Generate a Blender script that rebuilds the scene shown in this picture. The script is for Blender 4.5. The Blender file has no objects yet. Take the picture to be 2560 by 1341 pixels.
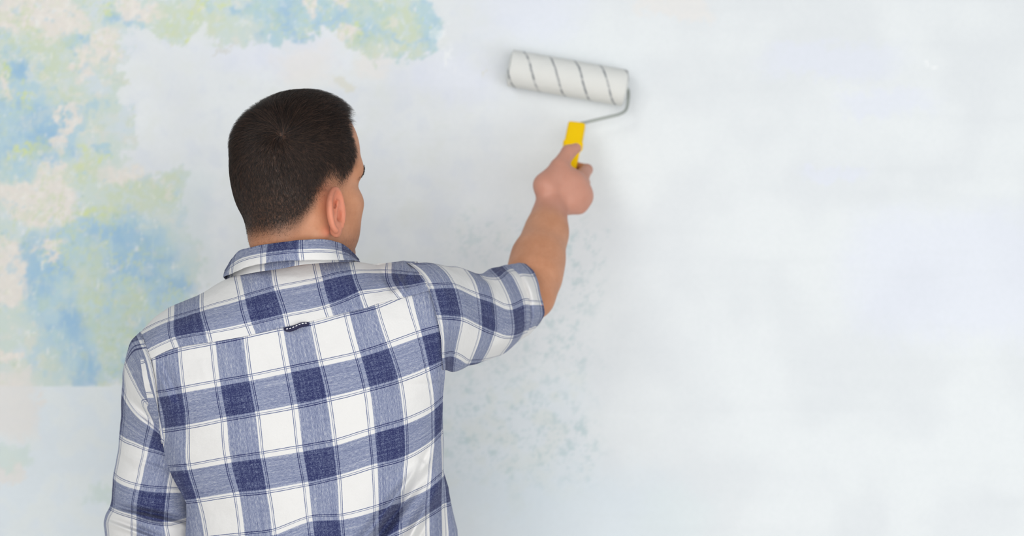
import bpy, bmesh, math, random
import numpy as np
from mathutils import Vector, Matrix

# ------------------------------------------------------------------ camera, world, light
SC = bpy.context.scene
COL = SC.collection
F = 50.0 / 36.0 * 2560.0            # focal length in pixels of the 2560 x 1341 frame
CAMZ = 1.52
WALL_Y = 2.73

cam_d = bpy.data.cameras.new('camera')
cam_d.lens = 50.0
cam_d.sensor_width = 36.0
cam_d.sensor_fit = 'HORIZONTAL'
cam_d.clip_start = 0.05
cam_d.dof.use_dof = True
cam_d.dof.focus_distance = 2.02
cam_d.dof.aperture_fstop = 2.8
cam = bpy.data.objects.new('camera', cam_d)
cam.location = (0, 0, CAMZ)
cam.rotation_euler = (math.pi / 2, 0, 0)
COL.objects.link(cam)
SC.camera = cam

SC.view_settings.view_transform = 'Standard'
SC.view_settings.look = 'None'
SC.view_settings.exposure = 0.0
SC.view_settings.gamma = 1.0
SC.view_settings.use_curve_mapping = False

world = bpy.data.worlds.new('world')
world.use_nodes = True
SC.world = world
bg = world.node_tree.nodes['Background']
bg.inputs['Color'].default_value = (0.93, 0.97, 1.0, 1)
bg.inputs['Strength'].default_value = 0.40


def area(name, loc, target, size, size_y, power, color=(1, 1, 1)):
    d = bpy.data.lights.new(name, 'AREA')
    d.shape = 'RECTANGLE'
    d.size, d.size_y = size, size_y
    d.energy = power
    d.color = color
    o = bpy.data.objects.new(name, d)
    o.location = loc
    v = Vector(target) - Vector(loc)
    o.rotation_euler = v.to_track_quat('-Z', 'Y').to_euler()
    COL.objects.link(o)
    return o


area('window_light_front', (0.2, -2.2, 1.35), (0.1, 2.7, 1.05), 4.6, 2.4, 126, (1.0, 0.99, 0.975))
area('window_light_left', (-1.7, -0.7, 3.0), (0.0, 2.6, 1.5), 1.2, 1.0, 22, (1.0, 0.985, 0.96))
area('window_light_right', (2.5, -0.2, 0.7), (0.9, 2.73, 0.8), 1.8, 1.4, 22, (0.97, 0.985, 1.0))

# ------------------------------------------------------------------ helpers


def P(px, py, d):
    """point seen at pixel (px, py) of the frame at depth d in front of the lens"""
    return np.array([(px - 1280.0) / F * d, d, CAMZ - (py - 670.5) / F * d])


def PA(px, py, d):
    px, py, d = np.broadcast_arrays(np.asarray(px, float), np.asarray(py, float), np.asarray(d, float))
    return np.stack([(px - 1280.0) / F * d, d, CAMZ - (py - 670.5) / F * d], -1)


def sstep(a, b, x):
    t = np.clip((np.asarray(x, float) - a) / (b - a), 0, 1)
    return t * t * (3 - 2 * t)


def tag(o, label=None, cat=None, group=None, kind=None):
    if label: o['label'] = label
    if cat: o['category'] = cat
    if group: o['group'] = group
    if kind: o['kind'] = kind
    return o


def empty(name, loc, label, cat):
    o = bpy.data.objects.new(name, None)
    o.location = loc
    o.empty_display_size = 0.1
    COL.objects.link(o)
    return tag(o, label, cat)


def link(name, me, mat, parent=None, loc=(0, 0, 0), smooth=True):
    o = bpy.data.objects.new(name, me)
    if mat: me.materials.append(mat)
    if smooth:
        me.polygons.foreach_set('use_smooth', [True] * len(me.polygons))
    COL.objects.link(o)
    o.location = loc
    if parent is not None:
        o.parent = parent
        pm = Matrix.Translation(parent.location) if parent.parent is None else Matrix.Identity(4)
        o.matrix_parent_inverse = pm.inverted()
    return o


def pydata(name, verts, faces):
    me = bpy.data.meshes.new(name)
    me.from_pydata([tuple(map(float, v)) for v in verts], [], [tuple(map(int, f)) for f in faces])
    me.update()
    return me


def grid_mesh(name, V, U=None, closed=False, outward=None):
    """V: (rows, cols, 3); U: (rows, cols, 2) cloth coordinates"""
    r, c = V.shape[:2]
    idx = np.arange(r * c).reshape(r, c)
    if closed:
        nxt = np.roll(idx, -1, axis=1)
        f = np.stack([idx[:-1], nxt[:-1], nxt[1:], idx[1:]], -1).reshape(-1, 4)
    else:
        f = np.stack([idx[:-1, :-1], idx[:-1, 1:], idx[1:, 1:], idx[1:, :-1]], -1).reshape(-1, 4)
    me = pydata(name, V.reshape(-1, 3), f)
    if U is not None:
        uv = me.uv_layers.new(name='cloth')
        li = np.empty(len(me.loops), int)
        me.loops.foreach_get('vertex_index', li)
        uv.data.foreach_set('uv', U.reshape(-1, 2)[li].astype(np.float32).ravel())
    return me


def tps_fit(src, dst, lam=1e-4):
    src = np.asarray(src, float); dst = np.asarray(dst, float)
    n = len(src)
    d2 = ((src[:, None] - src[None]) ** 2).sum(-1)
    K = np.where(d2 > 0, d2 * np.log(d2 + 1e-12), 0) * 0.5 + lam * np.eye(n)
    Pm = np.hstack([np.ones((n, 1)), src])
    A = np.zeros((n + 3, n + 3)); A[:n, :n] = K; A[:n, n:] = Pm; A[n:, :n] = Pm.T
    b = np.zeros((n + 3, dst.shape[1])); b[:n] = dst
    w = np.linalg.solve(A, b)

    def f(q):
        q = np.asarray(q, float); sh = q.shape[:-1]; q = q.reshape(-1, 2)
        d2 = ((q[:, None] - src[None]) ** 2).sum(-1)
        Kq = np.where(d2 > 0, d2 * np.log(d2 + 1e-12), 0) * 0.5
        return (Kq @ w[:n] + np.hstack([np.ones((len(q), 1)), q]) @ w[n:]).reshape(*sh, -1)
    return f


_rng = np.random.RandomState(11)
_perm = _rng.permutation(256)
_grad = _rng.normal(size=(256, 3)); _grad /= np.linalg.norm(_grad, axis=1)[:, None]


def perlin(p):
    p = np.asarray(p, float); sh = p.shape[:-1]; p = p.reshape(-1, 3)
    i = np.floor(p).astype(int); f = p - i
    u = f * f * f * (f * (f * 6 - 15) + 10)
    out = 0
    for dx in (0, 1):
        for dy in (0, 1):
            for dz in (0, 1):
                h = _perm[(_perm[(_perm[(i[:, 0] + dx) & 255] + i[:, 1] + dy) & 255] + i[:, 2] + dz) & 255]
                g = _grad[h]
                d = (g * (f - np.array([dx, dy, dz]))).sum(1)
                w = (u[:, 0] if dx else 1 - u[:, 0]) * (u[:, 1] if dy else 1 - u[:, 1]) * (u[:, 2] if dz else 1 - u[:, 2])
                out = out + w * d
    return out.reshape(sh)


def catmull(xs, ys, q):
    """smooth monotone-ish interpolation (pchip) of ys(xs) at q; ys may be (n, k)"""
    xs = np.asarray(xs, float); ys = np.asarray(ys, float)
    one = ys.ndim == 1
    if one: ys = ys[:, None]
    h = np.diff(xs); d = np.diff(ys, axis=0) / h[:, None]
    m = np.zeros_like(ys)
    for k in range(1, len(xs) - 1):
        m[k] = (d[k - 1] * h[k] + d[k] * h[k - 1]) / (h[k] + h[k - 1])
    m[0] = d[0]; m[-1] = d[-1]
    q = np.asarray(q, float); sh = q.shape; q = q.ravel()
    k = np.clip(np.searchsorted(xs, q) - 1, 0, len(xs) - 2)
    t = ((q - xs[k]) / h[k])[:, None]
    lin = (t < 0) | (t > 1)
    H = h[k][:, None]
    r = (2 * t**3 - 3 * t**2 + 1) * ys[k] + (t**3 - 2 * t**2 + t) * H * m[k] + (-2 * t**3 + 3 * t**2) * ys[k + 1] + (t**3 - t**2) * H * m[k + 1]
    ext = np.where(t < 0, ys[k] + m[k] * t * H, ys[k + 1] + m[k + 1] * (t - 1) * H)
    r = np.where(lin, ext, r)
    return r[:, 0].reshape(sh) if one else r.reshape(*sh, -1)


# ------------------------------------------------------------------ materials


class NT:
    def __init__(self, name):
        self.m = bpy.data.materials.new(name)
        self.m.use_nodes = True
        self.t = self.m.node_tree
        self.b = self.t.nodes['Principled BSDF']

    def n(self, kind, **kw):
        o = self.t.nodes.new(kind)
        for k, v in kw.items():
            if k.startswith('i_'):
                o.inputs[k[2:].replace('_', ' ')].default_value = v
            else:
                setattr(o, k, v)
        return o

    def l(self, a, b): self.t.links.new(a, b)

    def math(self, op, a, b=None, c=None, clamp=False):
        o = self.n('ShaderNodeMath', operation=op, use_clamp=clamp)
        for k, v in enumerate((a, b, c)):
            if v is None: continue
            if isinstance(v, (int, float)): o.inputs[k].default_value = v
            else: self.l(v, o.inputs[k])
        return o.outputs[0]

    def mix(self, fac, a, b, blend='MIX'):
        o = self.n('ShaderNodeMix', data_type='RGBA', blend_type=blend)
        for k, v in ((0, fac), (6, a), (7, b)):
            if isinstance(v, (int, float)): o.inputs[k].default_value = v
            elif isinstance(v, tuple): o.inputs[k].default_value = (*v[:3], 1)
            else: self.l(v, o.inputs[k])
        return o.outputs[2]

    def ramp(self, fac, stops, interp='LINEAR'):
        o = self.n('ShaderNodeValToRGB')
        o.color_ramp.interpolation = interp
        el = o.color_ramp.elements
        while len(el) < len(stops): el.new(0.5)
        for e, (p, c) in zip(el, stops):
            e.position = p
            e.color = (c, c, c, 1) if isinstance(c, (int, float)) else (*c, 1)
        self.l(fac, o.inputs[0])
        return o.outputs[0]

    def noise(self, vec, scale, detail=2, rough=0.5, dist=0.0):
        o = self.n('ShaderNodeTexNoise')
        o.inputs['Scale'].default_value = scale
        o.inputs['Detail'].default_value = detail
        o.inputs['Roughness'].default_value = rough
        o.inputs['Distortion'].default_value = dist
        self.l(vec, o.inputs['Vector'])
        return o.outputs['Fac']

    def mapping(self, vec, scale=(1, 1, 1), loc=(0, 0, 0), rot=(0, 0, 0)):
        o = self.n('ShaderNodeMapping')
        o.inputs['Scale'].default_value = scale
        o.inputs['Location'].default_value = loc
        o.inputs['Rotation'].default_value = rot
        self.l(vec, o.inputs['Vector'])
        return o.outputs[0]

    def bump(self, h, strength, dist):
        o = self.n('ShaderNodeBump')
        o.inputs['Strength'].default_value = strength
        o.inputs['Distance'].default_value = dist
        self.l(h, o.inputs['Height'])
        self.l(o.outputs[0], self.b.inputs['Normal'])

    def base(self, c):
        if isinstance(c, tuple): self.b.inputs['Base Color'].default_value = (*c[:3], 1)
        else: self.l(c, self.b.inputs['Base Color'])

    def set(self, **kw):
        for k, v in kw.items(): self.b.inputs[k.replace('_', ' ')].default_value = v


def lin(r, g, b):
    f = lambda c: (c / 255 / 12.92) if c / 255 <= 0.04045 else ((c / 255 + 0.055) / 1.055) ** 2.4
    return (f(r), f(g), f(b))


def plaid_material():
    t = NT('checked_flannel')
    uv = t.n('ShaderNodeUVMap', uv_map='cloth').outputs[0]
    wob = t.n('ShaderNodeTexNoise'); wob.inputs['Scale'].default_value = 40; wob.inputs['Detail'].default_value = 1
    t.l(uv, wob.inputs['Vector'])
    dv = t.n('ShaderNodeVectorMath', operation='MULTIPLY_ADD')
    t.l(wob.outputs['Color'], dv.inputs[0]); dv.inputs[1].default_value = (0.005, 0.005, 0); dv.inputs[2].default_value = (-0.0025, -0.0025, 0)
    add = t.n('ShaderNodeVectorMath', operation='ADD'); t.l(uv, add.inputs[0]); t.l(dv.outputs[0], add.inputs[1])
    sep = t.n('ShaderNodeSeparateXYZ'); t.l(add.outputs[0], sep.inputs[0])
    fine = t.noise(t.mapping(uv, (1, 1, 1)), 130, 2, 0.7)
    res = []
    for k in (0, 1):
        c = t.math('WRAP', sep.outputs[k], 1.0, 0.0)
        band = t.ramp(c, [(0.0, 0.0), (0.006, 0.9), (0.03, 1.0), (0.395, 1.0), (0.417, 0.9), (0.424, 0.0), (0.994, 0.0), (1.0, 0.0)])
        line = t.ramp(c, [(0.0, 0.0), (0.4450, 0.0), (0.4500, 0.8), (0.4550, 0.0), (0.4670, 0.0), (0.4735, 1.0), (0.4800, 0.0),
                          (0.9145, 0.0), (0.9210, 1.0), (0.9275, 0.0), (0.9390, 0.0), (0.9440, 0.8), (0.9490, 0.0), (1.0, 0.0)])
        sc = (105, 20, 1) if k == 0 else (20, 105, 1)
        streak = t.noise(t.mapping(uv, sc), 1.0, 3, 0.6)
        wide = t.noise(t.mapping(uv, (32, 1.3, 1) if k == 0 else (1.3, 32, 1)), 1.0, 2, 0.6)
        h = t.math('ADD', t.math('MULTIPLY_ADD', streak, 1.1, -0.30), t.math('MULTIPLY', wide, 0.62))
        res.append((t.math('MULTIPLY', band, h), line))
    both = t.math('ADD', res[0][0], res[1][0])
    f2 = t.math('MULTIPLY_ADD', fine, 1.9, 0.05)
    amt = t.math('MULTIPLY', t.math('MULTIPLY', both, 0.86), f2)
    ln = t.math('MAXIMUM', res[0][1], res[1][1])
    ln = t.math('MULTIPLY', ln, t.math('MULTIPLY_ADD', fine, 1.2, 0.5))
    amt = t.math('ADD', amt, t.math('MULTIPLY', ln, 0.95), clamp=True)
    col = t.ramp(amt, [(0.0, lin(219, 218, 217)), (0.44, lin(134, 142, 168)), (0.85, lin(76, 84, 120)), (1.0, lin(40, 45, 88))])
    t.base(col)
    t.set(Roughness=0.9)
    t.b.inputs['Specular IOR Level'].default_value = 0.12
    t.b.inputs['Sheen Weight'].default_value = 0.08
    soft = t.noise(t.mapping(uv, (1, 1, 1)), 9, 3, 0.55)
    hh = t.math('ADD', t.math('MULTIPLY', fine, 0.25), soft)
    t.bump(hh, 0.25, 0.006)
    return t.m


def skin_material():
    t = NT('skin')
    geo = t.n('ShaderNodeTexCoord').outputs['Object']
    n1 = t.noise(geo, 28, 4, 0.6)
    n2 = t.noise(geo, 220, 3, 0.6)
    base = t.mix(t.ramp(n1, [(0.3, 0.0), (0.7, 1.0)]), lin(186, 129, 95), lin(202, 146, 114))
    base = t.mix(t.math('MULTIPLY', t.ramp(n2, [(0.45, 0.0), (0.75, 1.0)]), 0.16), base, lin(168, 104, 80))
    a = t.n('ShaderNodeAttribute', attribute_name='ruddy').outputs['Fac']
    base = t.mix(t.math('MULTIPLY', a, 0.8), base, lin(216, 136, 110))
    pk_ = t.n('ShaderNodeAttribute', attribute_name='pink').outputs['Fac']
    base = t.mix(t.math('MULTIPLY', pk_, 0.8), base, t.mix(n1, lin(188, 132, 114), lin(202, 150, 134)))
    s = t.n('ShaderNodeAttribute', attribute_name='scalp').outputs['Fac']
    hn = t.noise(t.mapping(geo, (1, 1, 0.35)), 420, 2, 0.6)
    sf = t.math('MULTIPLY', s, t.math('MULTIPLY_ADD', hn, 0.6, 0.65), clamp=True)
    base = t.mix(sf, base, lin(44, 34, 30))
    be = t.n('ShaderNodeAttribute', attribute_name='beard').outputs['Fac']
    base = t.mix(t.math('MULTIPLY', be, t.math('MULTIPLY_ADD', hn, 0.6, 0.1), clamp=True), base, lin(92, 72, 66))
    t.base(base)
    t.set(Roughness=0.52)
    t.b.inputs['Specular IOR Level'].default_value = 0.35
    t.b.inputs['Subsurface Weight'].default_value = 0.12
    t.b.inputs['Subsurface Radius'].default_value = (1.0, 0.35, 0.2)
    t.b.inputs['Subsurface Scale'].default_value = 0.006
    t.bump(t.math('ADD', n2, t.noise(geo, 60, 2, 0.5)), 0.12, 0.002)
    return t.m


def simple(name, col, rough=0.5, metal=0.0, noise=0.0, scale=60):
    t = NT(name)
    if noise:
        c = t.n('ShaderNodeTexCoord').outputs['Object']
        n = t.noise(c, scale, 3, 0.6)
        t.base(t.mix(n, tuple(x * (1 - noise) for x in col), tuple(min(1, x * (1 + noise)) for x in col)))
        t.bump(n, 0.15, 0.002)
    else:
        t.base(col)
    t.set(Roughness=rough, Metallic=metal)
    return t.m


# ---- wall paint: fresh white coat over old blue, green and cream plaster, laid out on the wall in metres
def fbm(p, octaves=4, gain=0.55, off=0.0):
    out = 0; a = 1.0; n = 0.0
    for o in range(octaves):
        out = out + a * perlin(p * 2.0 ** o + off + 13.7 * o); n += a; a *= gain
    return out / n * 1.6


def wall_paint(X, Z):
    """albedo of the wall at (x, z): old paint, scrapes and the rolled fresh coat (coordinates a, b: wall laid out in units of 1/1302 m)"""
    a = X / WALL_Y * F + 1280.0
    b = (CAMZ - Z) / WALL_Y * F + 670.5
    def N(sc, octv=4, off=0.0, sx=1.0, sz=1.0, gain=0.55):
        return fbm(np.stack([a / sc * sx, b / sc * sz, np.full_like(a, off)], -1), octv, gain, off)
    w1, w2 = N(150, 3, 1.3), N(150, 3, 7.9)
    w3, w4 = N(30, 3, 3.3), N(30, 3, 9.1)
    w5, w6 = N(11, 2, 23.3), N(11, 2, 29.1)
    aw, bw = a + 46 * w1 + 30 * w3 + 15 * w5, b + 46 * w2 + 30 * w4 + 15 * w6
    af, bf = a + 10 * w3, b + 10 * w4
    big, med, fin = N(260, 3, 2.0), N(70, 5, 5.0), N(18, 4, 6.0)
    med2 = N(46, 5, 15.0)

    def blob(x, y, rx, ry, soft=0.35, rot=0.0, fine=False):
        dx, dy = ((af if fine else aw) - x), ((bf if fine else bw) - y)
        c, s = math.cos(rot), math.sin(rot)
        r = (np.abs((dx * c + dy * s) / rx) ** 2.8 + np.abs((-dx * s + dy * c) / ry) ** 2.8) ** (1 / 2.8)
        return sstep(1 + soft, 1 - soft, r)

    def U(*bs):
        o = 0
        for q in bs: o = np.maximum(o, blob(*q))
        return o

    def mixc(c, m, d):
        m = np.asarray(m)[..., None]
        return c * (1 - m) + np.asarray(d) * m

    L = lambda *c: np.array(lin(*c))
    T = lambda n, lo, hi: sstep(lo, hi, n)
    one = np.ones(a.shape)[..., None]
    fresh = mixc(one * L(222, 226, 229), T(big, -0.3, 0.3), L(228, 232, 234))
    fresh = mixc(fresh, 0.45 * T(med, 0.0, 0.35) * sstep(1500, 1000, a), L(214, 220, 230))
    fresh = mixc(fresh, 0.4 * T(-med, 0.05, 0.4) * sstep(1500, 1000, a), L(222, 226, 222))
    lav = U((2380, 690, 260, 170, 0.3), (2070, 150, 170, 40, 0.4), (2200, 250, 110, 34, 0.4), (2080, 430, 80, 22, 0.4), (1330, 30, 110, 70, 0.6), (700, 130, 150, 50, 0.6), (1120, 190, 120, 60, 0.6))
    fresh = mixc(fresh, 0.45 * lav, L(222, 226, 242))
    fresh = mixc(fresh, 0.7 * U((1690, 15, 95, 32, 0.25), (760, 165, 70, 60, 0.5), (930, 150, 40, 40, 0.5)), L(230, 227, 224))
    cream, mint, blue, deep = L(228, 221, 214), L(203, 216, 210), L(178, 206, 220), L(157, 192, 217)
    green, lime, teal, pale = L(202, 213, 180), L(211, 221, 148), L(152, 192, 194), L(208, 219, 224)
    old = mixc(one * mint, T(med, -0.05, 0.3), pale)
    old = mixc(old, 0.6 * T(med2, 0.05, 0.35), L(220, 218, 208))
    bl = U((70, 320, 125, 92, 0.2), (55, 250, 60, 60, 0.3), (270, 740, 200, 210, 0.18), (48, 160, 36, 36, 0.2), (188, 120, 30, 24, 0.2), (300, 45, 28, 26, 0.3), (265, 365, 22, 20, 0.2),
           (330, 85, 20, 16, 0.3), (890, 65, 62, 62, 0.25), (780, 40, 90, 48, 0.4), (1070, 60, 44, 84, 0.25), (600, 16, 26, 14, 0.3), (960, 100, 20, 30, 0.4), (1010, 98, 70, 9, 0.4),
           (1030, 138, 46, 7, 0.4), (670, 20, 60, 34, 0.4), (20, 400, 55, 40, 0.4), (185, 345, 10, 60, 0.4, 0.4), (930, 25, 36, 14, 0.4), (170, 95, 30, 20, 0.4), (215, 265, 22, 16, 0.4), (700, 70, 60, 40, 0.5))
    out_ = np.maximum(sstep(0, -60, a), sstep(0, -60, b))      # the same old coat goes on beyond the frame
    big2 = N(330, 4, 207.0)
    bl = np.maximum(bl, out_ * T(big2, 0.10, 0.22))
    bc = mixc(one * blue, T(med, -0.1, 0.3), deep)
    bc = mixc(bc, 0.6 * T(med2, -0.05, 0.25), L(182, 209, 211))
    old = mixc(old, 0.92 * bl, bc)
    gr = U((360, 480, 95, 55, 0.3), (240, 535, 50, 26, 0.3), (410, 490, 50, 40, 0.4), (215, 410, 34, 44, 0.3), (225, 740, 40, 100, 0.5), (285, 880, 34, 70, 0.5), (330, 800, 30, 80, 0.6), (100, 110, 70, 40, 0.4),
           (480, 40, 90, 40, 0.4), (440, 75, 60, 26, 0.4), (985, 40, 58, 50, 0.3), (900, 120, 70, 26, 0.4), (1010, 117, 52, 15, 0.3), (840, 130, 50, 20, 0.5), (80, 380, 70, 12, 0.4), (460, 55, 22, 44, 0.5), (160, 240, 30, 30, 0.5), (140, 170, 40, 30, 0.5))
    old = mixc(old, 0.65 * gr, mixc(one * green, T(fin, -0.1, 0.3), mint))
    old = mixc(old, 0.45 * bl * T(N(60, 4, 31.0), 0.10, 0.4), L(188, 208, 186))
    lm = U((76, 265, 5, 46, 0.4, -0.25), (60, 374, 55, 4, 0.4), (205, 395, 14, 36, 0.4, 0.3), (285, 30, 10, 18, 0.4), (405, 50, 26, 6, 0.4, 0.5), (470, 60, 7, 40, 0.4), (100, 365, 7, 20, 0.4, 0.3),
           (230, 530, 28, 9, 0.4), (890, 80, 9, 18, 0.4), (1048, 52, 14, 7, 0.4), (520, 4, 30, 5, 0.4), (24, 165, 8, 18, 0.4), (270, 385, 22, 5, 0.4, -0.4), (70, 240, 28, 5, 0.4), (40, 275, 10, 7, 0.4), (66, 195, 5, 16, 0.4), (550, 2, 30, 6, 0.5), (860, 20, 5, 16, 0.5))
    old = mixc(old, 0.85 * lm * T(med2, -0.3, 0.1), lime)
    dp = U((215, 935, 34, 36, 0.3), (180, 830, 34, 55, 0.4), (92, 640, 32, 55, 0.4), (320, 660, 60, 36, 0.5), (430, 700, 40, 18, 0.5), (110, 330, 45, 46, 0.5), (300, 600, 90, 28, 0.5), (50, 165, 24, 24, 0.4), (110, 690, 40, 40, 0.5))
    old = mixc(old, 0.55 * dp, L(146, 186, 218))
    cr = U((70, 35, 125, 58, 0.2), (325, 25, 30, 46, 0.2), (90, 500, 102, 56, 0.18), (25, 680, 52, 72, 0.2), (120, 430, 30, 18, 0.3), (12, 215, 12, 36, 0.3), (145, 638, 12, 10, 0.3), (20, 890, 25, 14, 0.3),
           (255, 135, 40, 46, 0.4), (155, 320, 14, 70, 0.3, 0.45), (195, 55, 28, 28, 0.3), (10, 1000, 60, 60, 0.4), (350, 50, 20, 20, 0.4), (770, 18, 12, 28, 0.4), (190, 165, 16, 40, 0.4), (845, 12, 24, 16, 0.3), (855, 95, 30, 20, 0.4), (310, 430, 50, 26, 0.4), (375, 20, 24, 14, 0.4), (130, 610, 30, 14, 0.4))
    cr = np.maximum(cr, out_ * T(-big2, 0.12, 0.24))
    old = mixc(old, 0.9 * cr, mixc(one * cream, T(fin, -0.1, 0.3), L(234, 228, 221)))
    for sc_, of_, lo_, hi_, st_, cc_ in ((85, 111.0, 0.10, 0.28, 0.6, L(212, 219, 212)), (60, 123.0, 0.16, 0.30, 0.55, L(178, 206, 219)), (44, 137.0, 0.20, 0.32, 0.6, L(226, 223, 214)), (95, 149.0, 0.16, 0.34, 0.5, L(206, 214, 190)), (38, 151.0, 0.24, 0.36, 0.6, L(222, 229, 231))):
        old = mixc(old, st_ * (1 - 0.35 * bl) * T(N(sc_, 6, of_, gain=0.68), lo_, hi_), cc_)
    old = mixc(old, 0.6 * T(0.05 - np.abs(N(70, 5, 163.0, gain=0.62)), 0.0, 0.04) * T(big, -0.1, 0.25), L(202, 214, 176))
    old = mixc(old, 0.45 * T(N(26, 4, 171.0, 2.2, 0.35, gain=0.7), 0.12, 0.34) * bl, L(196, 216, 214))
    old = mixc(old, 0.55 * T(N(24, 5, 41.0, gain=0.7), 0.22, 0.42) * T(big, -0.2, 0.2), L(158, 190, 184))
    old = mixc(old, 0.65 * T(N(30, 5, 52.0, 1.5, 0.7, gain=0.7), 0.25, 0.42), L(234, 235, 232))
    # where the fresh coat has not reached yet
    reg = U((30, 480, 165, 620, 0.25), (190, 560, 210, 170, 0.35), (270, 780, 215, 205, 0.25), (100, 60, 230, 110, 0.3), (400, 40, 120, 52, 0.35), (790, 0, 250, 78, 0.35), (965, 60, 130, 82, 0.25),
            (230, 190, 75, 110, 0.35), (240, 340, 75, 110, 0.5), (560, 10, 170, 40, 0.5), (640, 60, 110, 44, 0.6), (430, 640, 70, 110, 0.5), (390, 480, 75, 60, 0.4))
    reg = reg * (1 - sstep(963, 970, b + 3 * w3))
    reg = np.maximum(reg, np.maximum(sstep(90, -90, aw), sstep(60, -160, bw) * sstep(620, 380, aw + 0.5 * bw)) * (1 - sstep(963, 970, b + 3 * w3)))
    edge = 4 * reg * (1 - reg)
    hold = sstep(0.36, 0.60, reg + (0.55 * med + 0.40 * med2 + 0.25 * fin) * edge)
    soft = np.clip(0.80 * hold + 0.20 * reg, 0, 1)
    col = mixc(fresh, soft, old)
    thin = 0.7 * blob(180, 1150, 420, 260, 0.5) * (1 - soft)
    col = mixc(col, thin, mixc(one * L(217, 227, 234), T(med, -0.15, 0.25), L(224, 231, 231)))
    col = mixc(col, 0.75 * U((10, 1010, 70, 90, 0.3), (92, 985, 10, 18, 0.4), (15, 1190, 26, 26, 0.3)), L(226, 222, 218))
    col = mixc(col, 0.5 * U((20, 1145, 40, 26, 0.4), (240, 1245, 40, 18, 0.5)), L(198, 215, 204))
    col = mixc(col, 0.4 * blob(480, 560, 50, 120, 0.6), L(206, 219, 222))
    # show-through right of the man
    gs = U((1200, 1090, 190, 130, 0.5), (1330, 1010, 130, 90, 0.6), (1250, 1190, 200, 120, 0.6))
    col = mixc(col, 0.6 * gs, mixc(one * L(217, 226, 232), T(med, -0.1, 0.25), L(216, 223, 220)))
    st = np.maximum(U((1260, 1080, 210, 130, 0.4), (1440, 660, 60, 110, 0.35), (1480, 600, 30, 20, 0.4), (1400, 840, 90, 90, 0.5), (1450, 1120, 50, 90, 0.5)), 0.7 * U((1220, 600, 110, 60, 0.45), (1300, 900, 200, 60, 0.5)))
    scr = np.maximum(T(N(36, 6, 61.0, gain=0.74), 0.02, 0.30), 0.7 * T(0.03 - np.abs(N(60, 5, 191.0, gain=0.7)), 0.0, 0.03))
    col = mixc(col, 0.58 * st * scr, L(174, 198, 201))
    col = mixc(col, 0.5 * blob(1430, 1300, 260, 130, 0.6), L(215, 227, 235))
    col = mixc(col, 0.4 * blob(1690, 1280, 80, 60, 0.6), L(220, 230, 231))
    col = mixc(col, 0.7 * U((852, 218, 22, 12, 0.4), (1207, 172, 6, 4, 0.4)), L(217, 216, 203))
    col = mixc(col, 0.6 * U((572, 125, 4, 22, 0.4)), L(205, 205, 196))
    col = mixc(col, 0.6 * U((2322, 153, 8, 7, 0.4), (1117, 140, 8, 30, 0.4), (1088, 70, 20, 14, 0.5)), L(240, 242, 243))
    # faint roller lanes
    lane = N(200, 3, 77.0, 0.25, 3.0)
    col = mixc(col, 0.10 * T(lane, 0.0, 0.5) * (1 - soft), L(205, 210, 214))
    return col, soft


def wall_material():
    t = NT('half_painted_plaster')
    co = t.n('ShaderNodeTexCoord').outputs['Object']
    c = t.n('ShaderNodeAttribute', attribute_name='paint').outputs['Color']
    n = t.noise(co, 120, 4, 0.65)
    c = t.mix(t.math('MULTIPLY', t.ramp(n, [(0.35, 0.0), (0.7, 1.0)]), 0.10), c, lin(198, 206, 210))
    t.base(c)
    t.set(Roughness=0.75)
    t.b.inputs['Specular IOR Level'].default_value = 0.15
    o = t.n('ShaderNodeAttribute', attribute_name='old').outputs['Fac']
    n2 = t.noise(co, 26, 5, 0.6)
    t.bump(t.math('ADD', t.math('MULTIPLY', n2, 0.6), t.math('MULTIPLY', o, -0.25)), 0.12, 0.004)
    return t.m


M_PLAID = plaid_material()
M_SKIN = skin_material()
M_WALL = wall_material()

# ------------------------------------------------------------------ the room
def slab(name, x0, x1, y0, y1, z0, z1, mat):
    v = [(x, y, z) for x in (x0, x1) for y in (y0, y1) for z in (z0, z1)]
    f = [(0, 1, 3, 2), (4, 6, 7, 5), (0, 4, 5, 1), (2, 3, 7, 6), (0, 2, 6, 4), (1, 5, 7, 3)]
    o = link(name, pydata(name, v, f), mat, smooth=False)
    o['kind'] = 'structure'
    return o


xs = np.concatenate([np.linspace(-4, -2.02, 60), np.arange(-2.0, -1.101, 0.006), np.arange(-1.10, 1.1001, 0.0036), np.linspace(1.12, 4, 40)])
zs = np.concatenate([np.linspace(0, 0.60, 12), np.arange(0.62, 0.92, 0.012), np.arange(0.92, 2.1001, 0.0036), np.arange(2.106, 2.9001, 0.008)])
XG, ZG = np.meshgrid(xs, zs)
wv = np.stack([XG, np.full_like(XG, WALL_Y), ZG], -1)
wme = grid_mesh('wall_back', wv)
pc, po = wall_paint(XG, ZG)
ca = wme.color_attributes.new('paint', 'FLOAT_COLOR', 'POINT')
ca.data.foreach_set('color', np.concatenate([pc, np.ones(pc.shape[:2] + (1,))], -1).astype(np.float32).ravel())
oa = wme.attributes.new('old', 'FLOAT', 'POINT'); oa.data.foreach_set('value', po.astype(np.float32).ravel())
bmw = bmesh.new(); bmw.from_mesh(wme)                # give the wall its thickness
bq = [bmw.verts.new((x_, WALL_Y + 0.12, z_)) for x_, z_ in ((-4, 0), (4, 0), (4, 2.9), (-4, 2.9))]
bmw.faces.new(bq[::-1])
bmw.to_mesh(wme); bmw.free()
wall = link('wall_back', wme, M_WALL, smooth=False)
wall['kind'] = 'structure'


def floor_mat():
    t = NT('pale_screed')
    co = t.n('ShaderNodeTexCoord').outputs['Object']
    n = t.noise(co, 6, 6, 0.65)
    t.base(t.mix(n, lin(206, 202, 196), lin(224, 221, 216)))
    t.set(Roughness=0.7)
    t.bump(n, 0.1, 0.003)
    return t.m


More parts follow.
